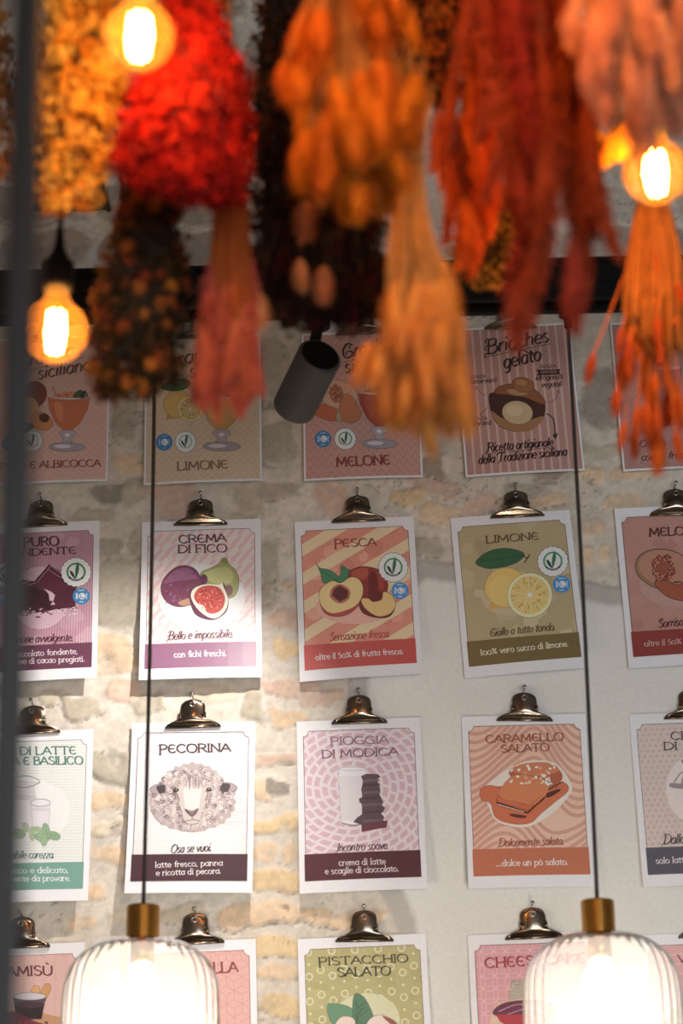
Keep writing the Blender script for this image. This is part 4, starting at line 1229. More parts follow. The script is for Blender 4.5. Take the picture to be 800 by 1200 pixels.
def make_clip():
    root = empty('bulldog_clip', (0, 0, 0))

    def leaf(flip):
        prof = [(0.0, 0.047), (0.08, 0.0468), (0.14, 0.0440), (0.20, 0.0370), (0.26, 0.0285), (0.32, 0.0236), (0.40, 0.0214), (0.55, 0.0209), (0.75, 0.0206), (0.86, 0.0190), (0.93, 0.0152), (0.97, 0.0105), (1.0, 0.004)]
        dep = [0.0088, 0.0102, 0.0125, 0.0155, 0.0180, 0.0194, 0.0200, 0.0205, 0.0205, 0.0206, 0.0208, 0.0210, 0.0210]
        Hc = 0.047 if not flip else 0.052
        n = 12
        mb = MB()
        vs = []
        for th in (0, 0.0009):
            for (t, hw), d in zip(prof, dep):
                for k in range(n + 1):
                    u = k / n * 2 - 1
                    y = -(d - 0.004 * u * u * (1 if t > .3 else .2)) if not flip else -(0.0048 + 0.004 * (1 - abs(2 * t - 1)) * 0.3)
                    vs.append((u * hw, y + (th if not flip else -th), t * Hc))
        m = n + 1
        N = len(prof) * m
        fs = []
        for j in range(len(prof) - 1):
            for k in range(n):
                q = (j * m + k, j * m + k + 1, (j + 1) * m + k + 1, (j + 1) * m + k)
                fs += [q, tuple(i + N for i in q[::-1])]
        for k in range(n): fs += [(k + 1, k, k + N, k + 1 + N), ((len(prof) - 1) * m + k, (len(prof) - 1) * m + k + 1, (len(prof) - 1) * m + k + 1 + N, (len(prof) - 1) * m + k + N)]
        for j in range(len(prof) - 1):
            fs += [(j * m, (j + 1) * m, (j + 1) * m + N, j * m + N), ((j + 1) * m + n, j * m + n, j * m + n + N, (j + 1) * m + n + N)]
        mb.add(vs, fs)
        return mb
    leaf(0).build('front_jaw', chrome, root, True)
    leaf(1).build('back_jaw', chrome, root, True)
    mb = MB(); mb.tube([(-0.0475, -0.0118, 0.0012), (0, -0.0122, 0.0012), (0.0475, -0.0118, 0.0012)], 0.0022, 8)
    mb.build('jaw_lip', chrome, root, True)
    mb = MB(); mb.tube([(-0.0225, -0.0122, 0.021), (0.0225, -0.0122, 0.021)], 0.0066, 12)
    for s in (-1, 1): mb.tube([(s * .0195, -0.0122, 0.021), (s * .0220, -0.0122, 0.021)], 0.0074, 12)
    mb.build('spring', chrome, root, True)
    mb = MB(); mb.tube([(0, 0.004, 0.0535), (0, -0.020, 0.0550), (0, -0.028, 0.0556)], 0.0012, 8); mb.tube([(0, -0.028, 0.0556), (0, -0.0292, 0.0557)], 0.0032, 10)
    mb.build('nail', steel, root, True)
    mb = MB()
    mb.tube([(0.0042 * math.cos(a * .5236), -0.0214, 0.0385 + 0.0042 * math.sin(a * .5236)) for a in range(13)], 0.0008, 6, cap=False)
    mb.build('eyelet', steel, root, True)
    return root


def copy_tree(o, parent=None):
    c = o.copy()
    COL.objects.link(c)
    c.parent = parent
    for ch in list(o.children): copy_tree(ch, c)
    return c


CLIPS = [(55, 400, 'reading ALBICOCCA'), (237, 396, 'of the cream granita LIMONE'), (424, 391, 'reading MELONE in the top row'), (598, 385, 'reading Brioches gelato'), (784, 378, 'with strawberries'),
         (48, 617, 'reading PURO FONDENTE'), (235, 615.5, 'with the figs'), (420, 611.5, 'reading PESCA'), (606, 606, 'of the olive green LIMONE'), (793, 604, 'with the open melon at the right edge'),
         (38, 860, 'with the milk jug'), (226, 853, 'reading PECORINA'), (421, 848, 'reading MODICA'), (614.5, 845, 'reading CARAMELLO SALATO'), (811, 842, 'with the milk can'),
         (25, 1111, 'reading TIRAMISU'), (229, 1106.5, 'behind the left pendant'), (427, 1103.5, 'reading PISTACCHIO SALATO'), (626, 1100, 'with the glazed cake'), (829, 1098, 'right of the right pendant')]
clip0 = make_clip()
for i, (px, py, w) in enumerate(CLIPS):
    o = clip0 if i == 0 else copy_tree(clip0)
    q = at(px, py, WALL_Y - 0.011)
    o.location = (q.x, WALL_Y, q.z)
    o.rotation_euler = (0, R(-1.2 + 1.2 * math.sin(i * 2.3)), 0)
    if i == 13: o.rotation_euler = (0, R(1.5), 0)
    tag(o, 'shiny metal bulldog clip holding the poster ' + w, 'clip', 'bulldog clips nailed to the wall')

# ------------------------------------------------------------------ black track with its spotlight
TY = 3.0
black = mat('track_black', (8, 8, 8), rough=0.7, noise=0.1, scale=40, spec=0.15)
zb, zt = at(400, 374.5, TY + 0.03).z, at(400, 310, TY - 0.03).z
tr = tag(empty('lighting_track', (0, TY, zb)), 'long black metal lighting track running across above the top posters', 'track')
mb = MB(); mb.box((0, 0, (zt - zb) * .72), (4.6, 0.06, (zt - zb) * .56)); mb.box((0, 0.0, (zt - zb) - .004), (4.6, 0.075, 0.008)); mb.build('beam', black, tr)
mb = MB()
mb.box((0, -0.022, (zt - zb) * .22), (4.6, 0.012, (zt - zb) * .44)); mb.box((0, 0.022, (zt - zb) * .22), (4.6, 0.012, (zt - zb) * .44)); mb.box((0, 0, (zt - zb) * .34), (4.6, 0.04, (zt - zb) * .2))
mb.build('rail', black, tr)
for s in (-1.7, 1.9):
    mb = MB(); mb.tube([(s, 0, zt - zb), (s, 0, 4.32 - zb)], 0.006, 8); mb.build('drop_rod', black, tr)

body_m = mat('spotlight_grey', (58, 55, 52), rough=0.55, noise=0.05, scale=60)
back_c = at(375, 416, TY - 0.035)
axis_c = Vector((-0.34, -0.62, -0.70)).normalized()
axis = (CAM_R @ axis_c).normalized()
LEN, RAD = 0.124, 0.0345
sp = tag(empty('track_spotlight', (0, 0, 0)), 'dark grey cylinder spotlight hanging from the black track, tilted down to the left', 'spotlight')
sp.location = at(374, 380, TY)
off = back_c - sp.location
M = Matrix.Translation(off) @ frame_z(axis)
mb = MB()
mb.lathe([(0.0, 0.0), (RAD * .9, 0.0), (RAD, 0.003), (RAD, LEN - .004), (RAD * .97, LEN), (RAD * .86, LEN), (RAD * .84, LEN - .03), (0.0, LEN - .03)], M, 40)
mb.build('housing', body_m, sp, False)
mb = MB(); mb.lathe([(0, -0.0006), (RAD * .86, -0.0006), (RAD * .86, 0.0004)], M, 40); mb.build('end_cap', black, sp)
lensM = glow('spotlight_led', (1.0, 0.90, 0.78), 12)
mb = MB(); mb.lathe([(0, LEN - .026), (RAD * .6, LEN - .026)], M, 24); mb.build('lens', lensM, sp)
mb = MB()
sp_top = Vector((0, 0, 0.004))
p1 = off + axis * 0.03 + Vector((0, 0, RAD * .9))
mb.tube([sp_top, (sp_top + p1) / 2 + Vector((0, 0, 0.004)), p1], 0.009, 10)
mb.lathe([(0.0, 0.012), (0.017, 0.012), (0.017, -0.006), (0.0, -0.006)], Matrix.Identity(4), 16)
mb.build('stem', black, sp)
l = bpy.data.lights.new('spotlight_beam', 'SPOT')
l.energy = 28
l.color = (1.0, 0.94, 0.88)
l.spot_size = R(84)
l.spot_blend = 1.0
l.shadow_soft_size = 0.012
lo = bpy.data.objects.new('spotlight_beam', l)
COL.objects.link(lo)
lo.parent = sp
aim = (at(40, 1070, WALL_Y) - (sp.location + off + axis * (LEN + .004))).normalized()
lo.location = off + axis * (LEN + .004)
lo.rotation_euler = aim.to_track_quat('-Z', 'Y').to_euler()

# ------------------------------------------------------------------ ribbed glass pendants hung from the track
brass = mat('brushed_brass', (186, 132, 62), rough=0.3, metal=1.0, noise=0.08, scale=50)
cord_m = mat('cord_black', (52, 46, 42), rough=0.7)
ribbed = thin_glass('ribbed_glass', (0.95, 0.94, 0.92), 0.10, 0.12, (0.95, 0.93, 0.90), 0.12)
opal = glow('pendant_bulb_opal', (1.0, 0.88, 0.72), 26)


def pendant(px_cap, py_cap, px_up, py_up, label):
    c = at(px_cap, py_cap, TY)                  # foot of the brass cap
    root = tag(empty('glass_pendant', c), label, 'pendant lamp', 'ribbed glass pendants in front of the lowest posters')
    T = Matrix.Identity(4)
    mb = MB(); mb.lathe([(0.0, 0.047), (0.006, 0.0475), (0.0225, 0.046), (0.0235, 0.044), (0.0235, 0.002), (0.022, -0.004), (0.0, -0.004)], T, 32); mb.build('cap', brass, root, False)
    prof = [(0.022, -0.001), (0.045, -0.003), (0.066, -0.010), (0.084, -0.022), (0.098, -0.040), (0.106, -0.064), (0.1085, -0.095), (0.1085, -0.13), (0.107, -0.165), (0.102, -0.195)]
    mb = MB(); mb.lathe(catmull(prof, sub=3), T, 216, 0.011, 36)
    mb.build('shade', ribbed, root, True)
    mb = MB(); mb.tube([(0, 0, -0.002), (0, 0, -0.035)], 0.017, 16); mb.build('socket', brass, root, True)
    mb = MB(); mb.lathe(catmull([(0.0125, -0.034), (0.016, -0.045), (0.026, -0.062), (0.031, -0.082), (0.029, -0.102), (0.018, -0.116), (0.0, -0.121)], sub=3), T, 24); mb.build('bulb', opal, root, True)
    u = at(px_up, py_up, TY) - c
    mb = MB(); top = Vector((u.x, 0, zb - c.z - 0.012))
    mid = (Vector((0, 0, .046)) + top) / 2 + Vector((0.002, 0, 0))
    mb.tube(catmull([(0, 0, 0.046), tuple(mid), tuple(top)], sub=6), 0.0029, 8); mb.build('cord', cord_m, root, True)
    mb = MB(); mb.tube([top + Vector((0, 0, -.026)), top + Vector((0, 0, -.008)), top + Vector((0, 0, -.006)), top + Vector((0, 0, .013))], [0.006, 0.007, 0.014, 0.014], 14); mb.build('cord_grip', black, root)
    pl = bpy.data.lights.new('pendant_light', 'POINT'); pl.energy = 3.4; pl.color = (1.0, 0.93, 0.84); pl.shadow_soft_size = 0.03
    po = bpy.data.objects.new('pendant_light', pl); COL.objects.link(po); po.parent = root; po.location = (0, 0, -0.145)
    return root


pendant(167, 1100, 181, 415, 'ribbed clear glass pendant with brass cap at lower left, glowing white')
pendant(701.5, 1094, 665.5, 385, 'ribbed clear glass pendant with brass cap at lower right, in front of the plaster')

# ------------------------------------------------------------------ rack above the frame that carries the flowers and bulbs
RZ = 3.34
rackm = mat('rack_iron', (30, 28, 27), rough=0.6, metal=0.4)
rk = tag(empty('hanging_rack', (0, 1.9, RZ)), 'black iron rack above the frame that the flower bunches hang from', 'rack')
RODS = (1.44, 1.62, 1.78, 1.94, 2.10, 2.28)
for y in RODS:
    mb = MB(); mb.tube([(-1.1, y - 1.9, 0), (1.1, y - 1.9, 0)], 0.006, 8); mb.build('cross_rod', rackm, rk, True)
for x in (-1.0, 1.0):
    mb = MB(); mb.tube([(x, -.48, 0.011), (x, .44, 0.011)], 0.006, 8); mb.build('side_rod', rackm, rk, True)
    for y in (-.3, .4):
        mb = MB(); mb.tube([(x, y, 0.012), (x, y, 4.32 - RZ)], 0.004, 6); mb.build('hanger', rackm, rk, True)

# ------------------------------------------------------------------ filament globe bulbs
amber = thin_glass('amber_glass', (1.0, 0.86, 0.62), 0.22, 0.03, (1.0, 0.50, 0.12), 0.04)
fil = glow('filament', (1.0, 0.50, 0.13), 190)


def globe_bulb(px, py, Y, label, r=0.033, watt=3.2):
    c = at(px, py, Y)
    root = tag(empty('globe_bulb', c), label, 'light bulb', 'amber filament globe bulbs')
    T = Matrix.Identity(4)
    mb = MB()
    prof = [(0.0, -r)] + [(r * math.cos(a), r * math.sin(a)) for a in [R(-80 + 12 * k) for k in range(12)]] + [(0.0165, r * 1.02), (0.0138, r * 1.22), (0.0135, r * 1.42)]
    mb.lathe(catmull(prof, sub=2), T, 36); mb.build('glass_globe', amber, root, True)
    mb = MB()
    for k in range(7):
        a = 2 * math.pi * k / 7
        mb.tube([(0.0085 * math.cos(a), 0.0085 * math.sin(a), r * .62), (0.0105 * math.cos(a + .25), 0.0105 * math.sin(a + .25), 0), (0.0075 * math.cos(a + .5), 0.0075 * math.sin(a + .5), -r * .68)], 0.0013, 5)
    mb.build('filament', fil, root, True)
    mb = MB(); mb.tube([(0, 0, r * 1.2), (0, 0, r * .75), (0, 0, r * .6)], [0.006, 0.004, 0.002], 10); mb.tube([(0, 0, r * .6), (0, 0, -r * .5)], 0.001, 6)
    mb.build('glass_mount', amber, root, True)
    mb = MB(); mb.lathe([(0.0, r * 1.36), (0.0135, r * 1.36), (0.0175, r * 1.42), (0.0185, r * 1.6), (0.0185, r * 2.3), (0.012, r * 2.5), (0.006, r * 2.9), (0.004, r * 3.5), (0.0, r * 3.5)], T, 24); mb.build('socket', black, root, True)
    mb = MB(); mb.tube([(0, 0, r * 3.3), (0, 0, RZ - c.z)], 0.0032, 8); mb.build('cord', cord_m, root, True)
    pl = bpy.data.lights.new('bulb_light', 'POINT'); pl.energy = watt; pl.color = (1.0, 0.48, 0.13); pl.shadow_soft_size = 0.012
    po = bpy.data.objects.new('bulb_light', pl); COL.objects.link(po); po.parent = root
    return root


globe_bulb(163, 42, 1.70, 'glowing amber globe bulb above the red flower bunch', watt=3.0)
for _x, _y, _Y, _w, _p in ((238, -120, 1.46, 'red', 1.3), (455, -130, 1.44, 'amber', 0.6), (650, -150, 1.42, 'rust', 0.7)):  # unseen bulbs added to give the flowers warm front light
    globe_bulb(_x, _y, _Y, 'added amber globe bulb, unseen above the frame, to light the %s flowers' % _w, watt=_p)
globe_bulb(65, 388, 2.16, 'glowing amber globe bulb with black socket, left above the ALBICOCCA poster', .037)
globe_bulb(768, 202, 1.94, 'glowing amber globe bulb at the right above the thin orange stems', .034, 2.2)

# ------------------------------------------------------------------ dark upright pole close to the camera
pm = mat('pole_paint', (38, 31, 29), rough=0.5, noise=0.05)
a, b = at(32, 60, 1.12), at(4, 1060, 1.12)
d = (a - b) / (a.z - b.z)
foot = b - d * b.z
po_ = tag(empty('upright_pole', foot), 'dark grey upright pole, out of focus at the left edge close to the camera', 'pole')
mb = MB(); mb.tube([(0, 0, 0), d * 4.32], 0.0108, 16); mb.build('shaft', pm, po_, True)
mb = MB(); mb.lathe([(0.0, 0.0), (0.07, 0.0), (0.07, 0.006), (0.02, 0.012), (0.0, 0.012)], Matrix.Identity(4), 24); mb.build('base_plate', pm, po_, True)

# ------------------------------------------------------------------ dried flower bunches, hung head down
def mesh_of(mb, name, smooth=False):
    o = mb.build(name, mat('tmp_grey', (128, 128, 128)), None, smooth)
    me = o.data
    bpy.data.objects.remove(o)
    me.materials.clear()
    return me


def tuft_mesh(seed, L=1.0, W=0.20, hairs=420):
    """soft ovoid grass head hanging along -z from the origin, unit length"""
    rs = random.Random(seed)
    mb = MB()
    prof = [(0.0, 0.0), (W * .35, -.04), (W * .75, -.18), (W * .95, -.38), (W * .9, -.6), (W * .65, -.8), (W * .3, -.94), (0.0, -1.0)]
    bx, by = rs.uniform(-.12, .12), rs.uniform(-.12, .12)
    n = 12
    prof2 = catmull(prof, sub=2)
    vs, fs = [], []
    for r, z in prof2:
        for k in range(n):
            a = 2 * math.pi * k / n
            q = r * (1 + .1 * rs.uniform(-1, 1))
            vs.append((q * math.cos(a) + bx * z * z, q * math.sin(a) + by * z * z, z))
    for i in range(len(prof2) - 1):
        for k in range(n): fs.append((i * n + k, i * n + (k + 1) % n, (i + 1) * n + (k + 1) % n, (i + 1) * n + k))
    mb.add(vs, fs)
    for _ in range(hairs):
        z = -rs.random() ** .9
        r = float(np.interp(-z, [-q[1] for q in prof], [q[0] for q in prof]))
        a = rs.uniform(0, 6.283)
        p = Vector((r * math.cos(a) + bx * z * z, r * math.sin(a) + by * z * z, z))
        d = Vector((math.cos(a) * .8, math.sin(a) * .8, -1.0 - rs.uniform(0, .6))).normalized() * rs.uniform(.14, .36)
        t = Vector((-math.sin(a), math.cos(a), 0)) * .013
        mb.add([p - t, p + t, p + d], [(0, 1, 2)])
    return mesh_of(mb, 'grass_head', True)


def plume_mesh(seed, W=0.10, hairs=700, droop=0.15):
    """long feathery plume of small side sprays, unit length along -z"""
    rs = random.Random(seed)
    mb = MB()
    bx, by = rs.uniform(-droop, droop), rs.uniform(-droop, droop)
    ax = lambda z: Vector((bx * z * z + .02 * math.sin(z * 9 + seed), by * z * z, z))
    mb.tube([ax(-k / 10) for k in range(11)], [.014 + W * .45 * math.sin(math.pi * min(1, .12 + k / 11)) for k in range(11)], 7)
    for _ in range(hairs):
        z = -rs.random()
        w = W * (math.sin(math.pi * (.12 - z * .86)) ** .8 + .1)
        a = rs.uniform(0, 6.283)
        p = ax(z)
        L = w * rs.uniform(.8, 1.7)
        d = Vector((math.cos(a), math.sin(a), -rs.uniform(.5, 2.2))).normalized() * L
        s = d.cross(Vector((rs.uniform(-1, 1), rs.uniform(-1, 1), rs.uniform(-1, 1)))).normalized() * rs.uniform(.008, .018)
        m = p + d * .55
        mb.add([p, m + s, p + d, m - s], [(0, 1, 2, 3)])
    return mesh_of(mb, 'plume')


TUFTS = [tuft_mesh(k) for k in range(4)]
PLUMES = [plume_mesh(20 + k) for k in range(4)]
THICK = [plume_mesh(40 + k, W=0.17, hairs=900) for k in range(3)]


class Bunch:
    """silhouette rows (y, left, right) in photograph pixels set the outline of a real, round bunch at distance Y"""

    def __init__(s, name, label, Y, tie, rows, depth=0.42, seed=1, stem_col=(120, 80, 40), cat='dried flowers'):
        s.Y, s.rows, s.depth = Y, rows, depth
        s.rs = random.Random(seed)
        s.tie = at(tie[0], tie[1], Y)
        s.root = tag(empty(name, s.tie), label, cat, 'dried flower bunches hung head down')
        s.stem_m = mat('stem_' + name + str(seed), stem_col, rough=0.8, noise=0.25, scale=80, rnd=0.1)

    def half(s, y):
        ys = [r[0] for r in s.rows]
        return float(np.interp(y, ys, [r[1] for r in s.rows])), float(np.interp(y, ys, [r[2] for r in s.rows]))

    def pick(s, y=None, edge=0.0):
        rs = s.rs
        ws = [r[2] - r[1] for r in s.rows]
        if y is None:
            while True:
                y = rs.uniform(s.rows[0][0], s.rows[-1][0])
                l, r = s.half(y)
                if rs.random() < (r - l) / max(ws): break
        l, r = s.half(y)
        u, v = 9, 9
        while u * u + v * v > 1 or u * u + v * v < edge: u, v = rs.uniform(-1, 1), rs.uniform(-1, 1)
        x = (l + r) / 2 + u * (r - l) / 2
        k = depth_of(at(x, y, s.Y)) / F
        return at(x, y, s.Y + v * (r - l) / 2 * k * s.depth * 2) - s.tie, (u, v)

    def heads(s, name, meshes, m, n, length, wide=1.0, spread=0.5, stems=True, pts=None, jit=0.15, edge=0.0):
        rs = s.rs
        smb = MB()
        pos = [s.pick(edge=edge)[0] for _ in range(n)] if pts is None else [at(a, b, s.Y + dy) - s.tie for a, b, dy in pts]
        for p in pos:
            d = p.normalized() if p.length > .02 else Vector((0, 0, -1))
            dirn = (d * spread + Vector((0, 0, -1)) * (1 - spread) + Vector((rs.uniform(-jit, jit), rs.uniform(-jit, jit), 0))).normalized()
            o = bpy.data.objects.new(name, meshes[rs.randrange(len(meshes))])
            COL.objects.link(o)
            o.parent = s.root
            L = length * rs.uniform(.8, 1.2)
            o.location = p - dirn * L * .5
            q = (-dirn).to_track_quat('Z', 'Y')
            o.rotation_euler = (q @ Euler((0, 0, rs.uniform(0, 6.28))).to_quaternion()).to_euler()
            o.scale = (L * wide * rs.uniform(.85, 1.15), L * wide * rs.uniform(.85, 1.15), L)
            if not o.data.materials: o.data.materials.append(m)
            o.material_slots[0].link = 'OBJECT'
            o.material_slots[0].material = m
            if stems:
                b = p - dirn * L * .45
                smb.tube(catmull([(rs.uniform(-.006, .006), rs.uniform(-.006, .006), 0), tuple(b * .5 + Vector((0, 0, -b.length * .04))), tuple(b)], sub=3), .0011, 4, cap=False)
        if stems: s.stem_mb = smb
        return s

    def finish(s, extra=60, rad=0.012, up=0.11, col=None, string=True):
        rs = s.rs
        mb = getattr(s, 'stem_mb', None) or MB()
        for _ in range(extra):
            a, r = rs.uniform(0, 6.28), rad * math.sqrt(rs.random())
            p = Vector((r * math.cos(a), r * math.sin(a), 0))
            mb.tube([p * .9, p + Vector((p.x * 1.2, p.y * 1.2, up * rs.uniform(.7, 1)))], .0012, 4)
        mb.build('stems', s.stem_m, s.root, True)
        mb = MB()
        for k in range(4): mb.tube([((rad + .002) * math.cos(a * .449), (rad + .002) * math.sin(a * .449), -.004 + k * .0028) for a in range(15)], .0014, 5, cap=False)
        mb.tube([(rad * .9, 0, 0.002), (rad * .4, 0, up * .6), (0, 0, up + .02), (0, 0, max(up + .03, RZ - .008 - s.tie.z))], .0011, 5)
        mb.build('tie', mat('twine', (150, 116, 72), 0.9), s.root, True)
        return s.root

    def petals(s, name, m, n, size, cols, clump=7, edge=0.25, flat=.8):
        """a mass of small curled petals in clumps; nobody could count them"""
        rs = s.rs
        mb = MB()
        cl = [lin(c) for c in cols]
        for _ in range(n):
            c, (u, v) = s.pick(edge=edge)
            col = rs.choice(cl)
            f = rs.uniform(.8, 1.2)
            col = tuple(min(1, x * f) for x in col)
            out = Vector((u, v, rs.uniform(-.9, .3))).normalized()
            for _ in range(clump):
                q = Vector((rs.uniform(-1, 1), rs.uniform(-1, 1), rs.uniform(-1, 1))) * size * 1.1
                d = (out + Vector((rs.uniform(-1, 1), rs.uniform(-1, 1), rs.uniform(-1, 1))) * flat).normalized()
                t = d.orthogonal().normalized()
                t.rotate(Matrix.Rotation(rs.uniform(0, 6.28), 3, d))
                b = d.cross(t)
                z = size * rs.uniform(.6, 1.2)
                o = c + q
                mb.add([o - t * z * .25, o + b * z * .5 + d * z * .35, o + t * z * .9 + d * z * .25, o - b * z * .5 + d * z * .35, o + t * z * .3], [(0, 1, 4), (1, 2, 4), (2, 3, 4), (3, 0, 4)], col)
        o = mb.build(name, m, s.root)
        tag(o, kind='stuff')
        return o

    def core(s, m, shrink=.72, name='inner_stems'):
        """the dense inside of the bunch: a rough bundle of packed stalks"""
        rs = s.rs
        mb = MB()
        for _ in range(150):
            u, v = 9, 9
            while u * u + v * v > 1: u, v = rs.uniform(-1, 1), rs.uniform(-1, 1)
            pts = []
            y1 = s.rows[0][0] + (s.rows[-1][0] - s.rows[0][0]) * rs.uniform(.55, .9)
            for k in range(5):
                y = s.rows[0][0] + (y1 - s.rows[0][0]) * k / 4
                l, r = s.half(y)
                x = (l + r) / 2 + u * shrink * (r - l) / 2
                kk = depth_of(at(x, y, s.Y)) / F
                pts.append(at(x, y, s.Y + v * shrink * (r - l) / 2 * kk * s.depth * 2) - s.tie)
            mb.tube(pts, .0028, 4)
        o = mb.build(name, m, s.root, True)
        return tag(o, kind='stuff')


petal = mat('petal_mass', 'ATTR', rough=0.75, spec=0.2, trans=0.28, noise=0.12, scale=60)
fm = lambda n, c, t=.22, r=.16: mat('flower_' + n, c, rough=0.85, spec=0.15, noise=0.14, scale=9, trans=t, rnd=r)
dark_in = mat('dried_dark', (52, 34, 20), 0.9, noise=.3, scale=60)

# golden statice over the first bulb
b = Bunch('statice_bunch', 'golden orange statice bunch, brightly lit at top left beside the pole', 1.90, (95, -120), [(-60, 60, 130), (0, 48, 146), (60, 44, 150), (110, 40, 150), (150, 48, 138), (190, 52, 122), (240, 48, 112)], seed=3)
b.core(dark_in, .6)
b.petals('flower_mass', petal, 620, .0085, ['#f0b848', '#f6cc66', '#e2a43a', '#cc8828', '#94581c', '#f4c458'], clump=8)
b.finish(60, .014)
b = Bunch('statice_bunch', 'dim orange statice bunch cut off by the left edge behind the pole', 2.10, (-18, -60), [(-40, -40, 0), (60, -40, 6), (110, -40, 13), (170, -36, 14), (205, -30, 4)], seed=4)
b.petals('flower_mass', petal, 160, .009, ['#a8681c', '#8c5218', '#c08030'], clump=8)
b.finish(30, .010)

# red bunch
b = Bunch('celosia_bunch', 'bright red feathery flower bunch hanging at upper left', 1.82, (222, -45), [(-30, 206, 238), (20, 188, 262), (70, 165, 285), (120, 150, 292), (165, 136, 292), (196, 128, 292), (210, 150, 290), (236, 214, 284)], seed=5, stem_col=(140, 40, 24))
b.core(mat('red_stalk', (120, 18, 14), .9, noise=.3, scale=60), .7)
b.petals('flower_mass', petal, 1150, .0068, ['#a8140e', '#94100a', '#b81c10', '#800a08', '#a42010', '#700806'], clump=9)
b.finish(70, .013)
# salmon puff at the top
b = Bunch('strawflower_bunch', 'salmon orange flower bunch at the top edge beside the bulb', 2.10, (218, -120), [(-70, 190, 250), (-30, 172, 262), (10, 172, 262), (32, 185, 255)], seed=6, stem_col=(130, 80, 30))
b.petals('flower_mass', petal, 260, .011, ['#d87840', '#e08a4c', '#c86030', '#d0623a'], clump=9, flat=.6)
b.finish(40, .012)

# rose-hip bunch
b = Bunch('rosehip_bunch', 'brown green bunch with small round rose hips, hanging under the red flowers', 2.05, (182, 120), [(140, 168, 192), (205, 150, 206), (260, 135, 212), (330, 118, 217), (400, 106, 216), (440, 104, 210), (462, 118, 190)], seed=7, stem_col=(70, 44, 22))
b.core(dark_in, .75)
b.petals('leaf_mass', petal, 480, .0085, ['#4a3216', '#5c3c18', '#3a2812', '#6a4420', '#38301a', '#5a3420'], clump=7)
hipm = fm('rose_hip', (150, 74, 28), .05, .3)
ball = MB()
for i in range(7):
    pass
ball.lathe([(0.0, 0.0), (.16, -.03), (.36, -.18), (.47, -.45), (.42, -.72), (.24, -.92), (.1, -.98), (.0, -1.0)], Matrix.Identity(4), 12)
HIPS = [mesh_of(ball, 'rose_hip', True)]
b.heads('rose_hip', HIPS, hipm, 95, .018, 1.0, .3, True, edge=.45)
b.finish(60, .014)

# coral feathers
b = Bunch('pampas_bunch', 'coral pink feathery grass bunch left of the centre', 1.93, (270, 178), [(330, 246, 296), (370, 236, 300), (410, 228, 300), (440, 224, 296)], seed=8, stem_col=(166, 76, 36))
b.heads('plume', THICK, fm('coral', (214, 108, 78)), 46, .085, .62, .75, True, jit=.1)
b.finish(60, .013)
b2 = fm('coral_stalk', (176, 78, 36))
cmb = Bunch.__new__(Bunch); cmb.Y, cmb.rows, cmb.depth, cmb.rs, cmb.tie, cmb.root = 1.93, [(185, 256, 288), (260, 250, 292), (330, 244, 296), (420, 226, 298)], .42, random.Random(2), b.tie, b.root
cmb.core(b2, .95)

# amber bunny tails
b = Bunch('lagurus_bunch', 'large amber bunny tail bunch hanging at the top centre', 1.70, (408, -150), [(-60, 350, 470), (0, 338, 488), (40, 342, 486), (85, 330, 484), (120, 332, 492), (165, 345, 490), (200, 356, 482), (232, 372, 476)], seed=9, stem_col=(150, 96, 36))
b.core(mat('amber_stalk', (110, 62, 18), .9, noise=.3, scale=60), .62)
b.heads('flower_head', TUFTS, fm('amber', (192, 106, 26)), 92, .047, .95, .35, True, edge=.12)
b.finish(60, .014)

# dark bunches
b = Bunch('amaranth_bunch', 'almost black burgundy bunch with a few pale peach tails, above the spotlight', 2.05, (372, 60), [(120, 330, 400), (180, 298, 430), (240, 290, 446), (300, 292, 452), (345, 300, 456), (368, 318, 446), (384, 340, 420)], seed=11, stem_col=(40, 22, 14))
b.core(mat('black_stalk', (22, 12, 9), .9, noise=.3, scale=60), .8)
b.petals('leaf_mass', petal, 700, .0085, ['#2a120e', '#1c0d0a', '#3a1612', '#2a1c10', '#4a1418', '#20140c', '#3c2412'], clump=8)
b.heads('flower_head', TUFTS, fm('peach', (220, 150, 104)), 0, 0.040, 1.1, .2, True, pts=[(378, 214, -.07), (358, 255, -.07), (352, 320, -.07), (378, 330, -.07), (303, 362, -.07), (290, 352, -.07)])
b.finish(50, .014)
b = Bunch('foliage_bunch', 'dark brown wispy foliage bunch between the red and amber flowers', 2.20, (332, -140), [(-60, 312, 350), (20, 306, 356), (90, 298, 352), (150, 292, 350), (195, 294, 346)], seed=12, stem_col=(44, 26, 14))
b.core(dark_in, .8)
b.petals('leaf_mass', petal, 330, .008, ['#3a2414', '#2c1a0e', '#4a2c16', '#5a2a1a', '#2a2012'], clump=7)
b.finish(40, .012)

# rust cluster
b = Bunch('yarrow_bunch', 'rust orange yarrow bunch at the top, right of the amber bunny tails', 2.08, (505, -130), [(-60, 478, 540), (0, 462, 546), (45, 455, 542), (85, 462, 540), (125, 475, 530)], seed=13, stem_col=(90, 44, 18))
b.core(dark_in, .7)
b.petals('flower_mass', petal, 420, .0085, ['#b4581c', '#c86a26', '#8c3c14', '#5c2810', '#d07830', '#4a2010'], clump=9)
b.finish(50, .013)

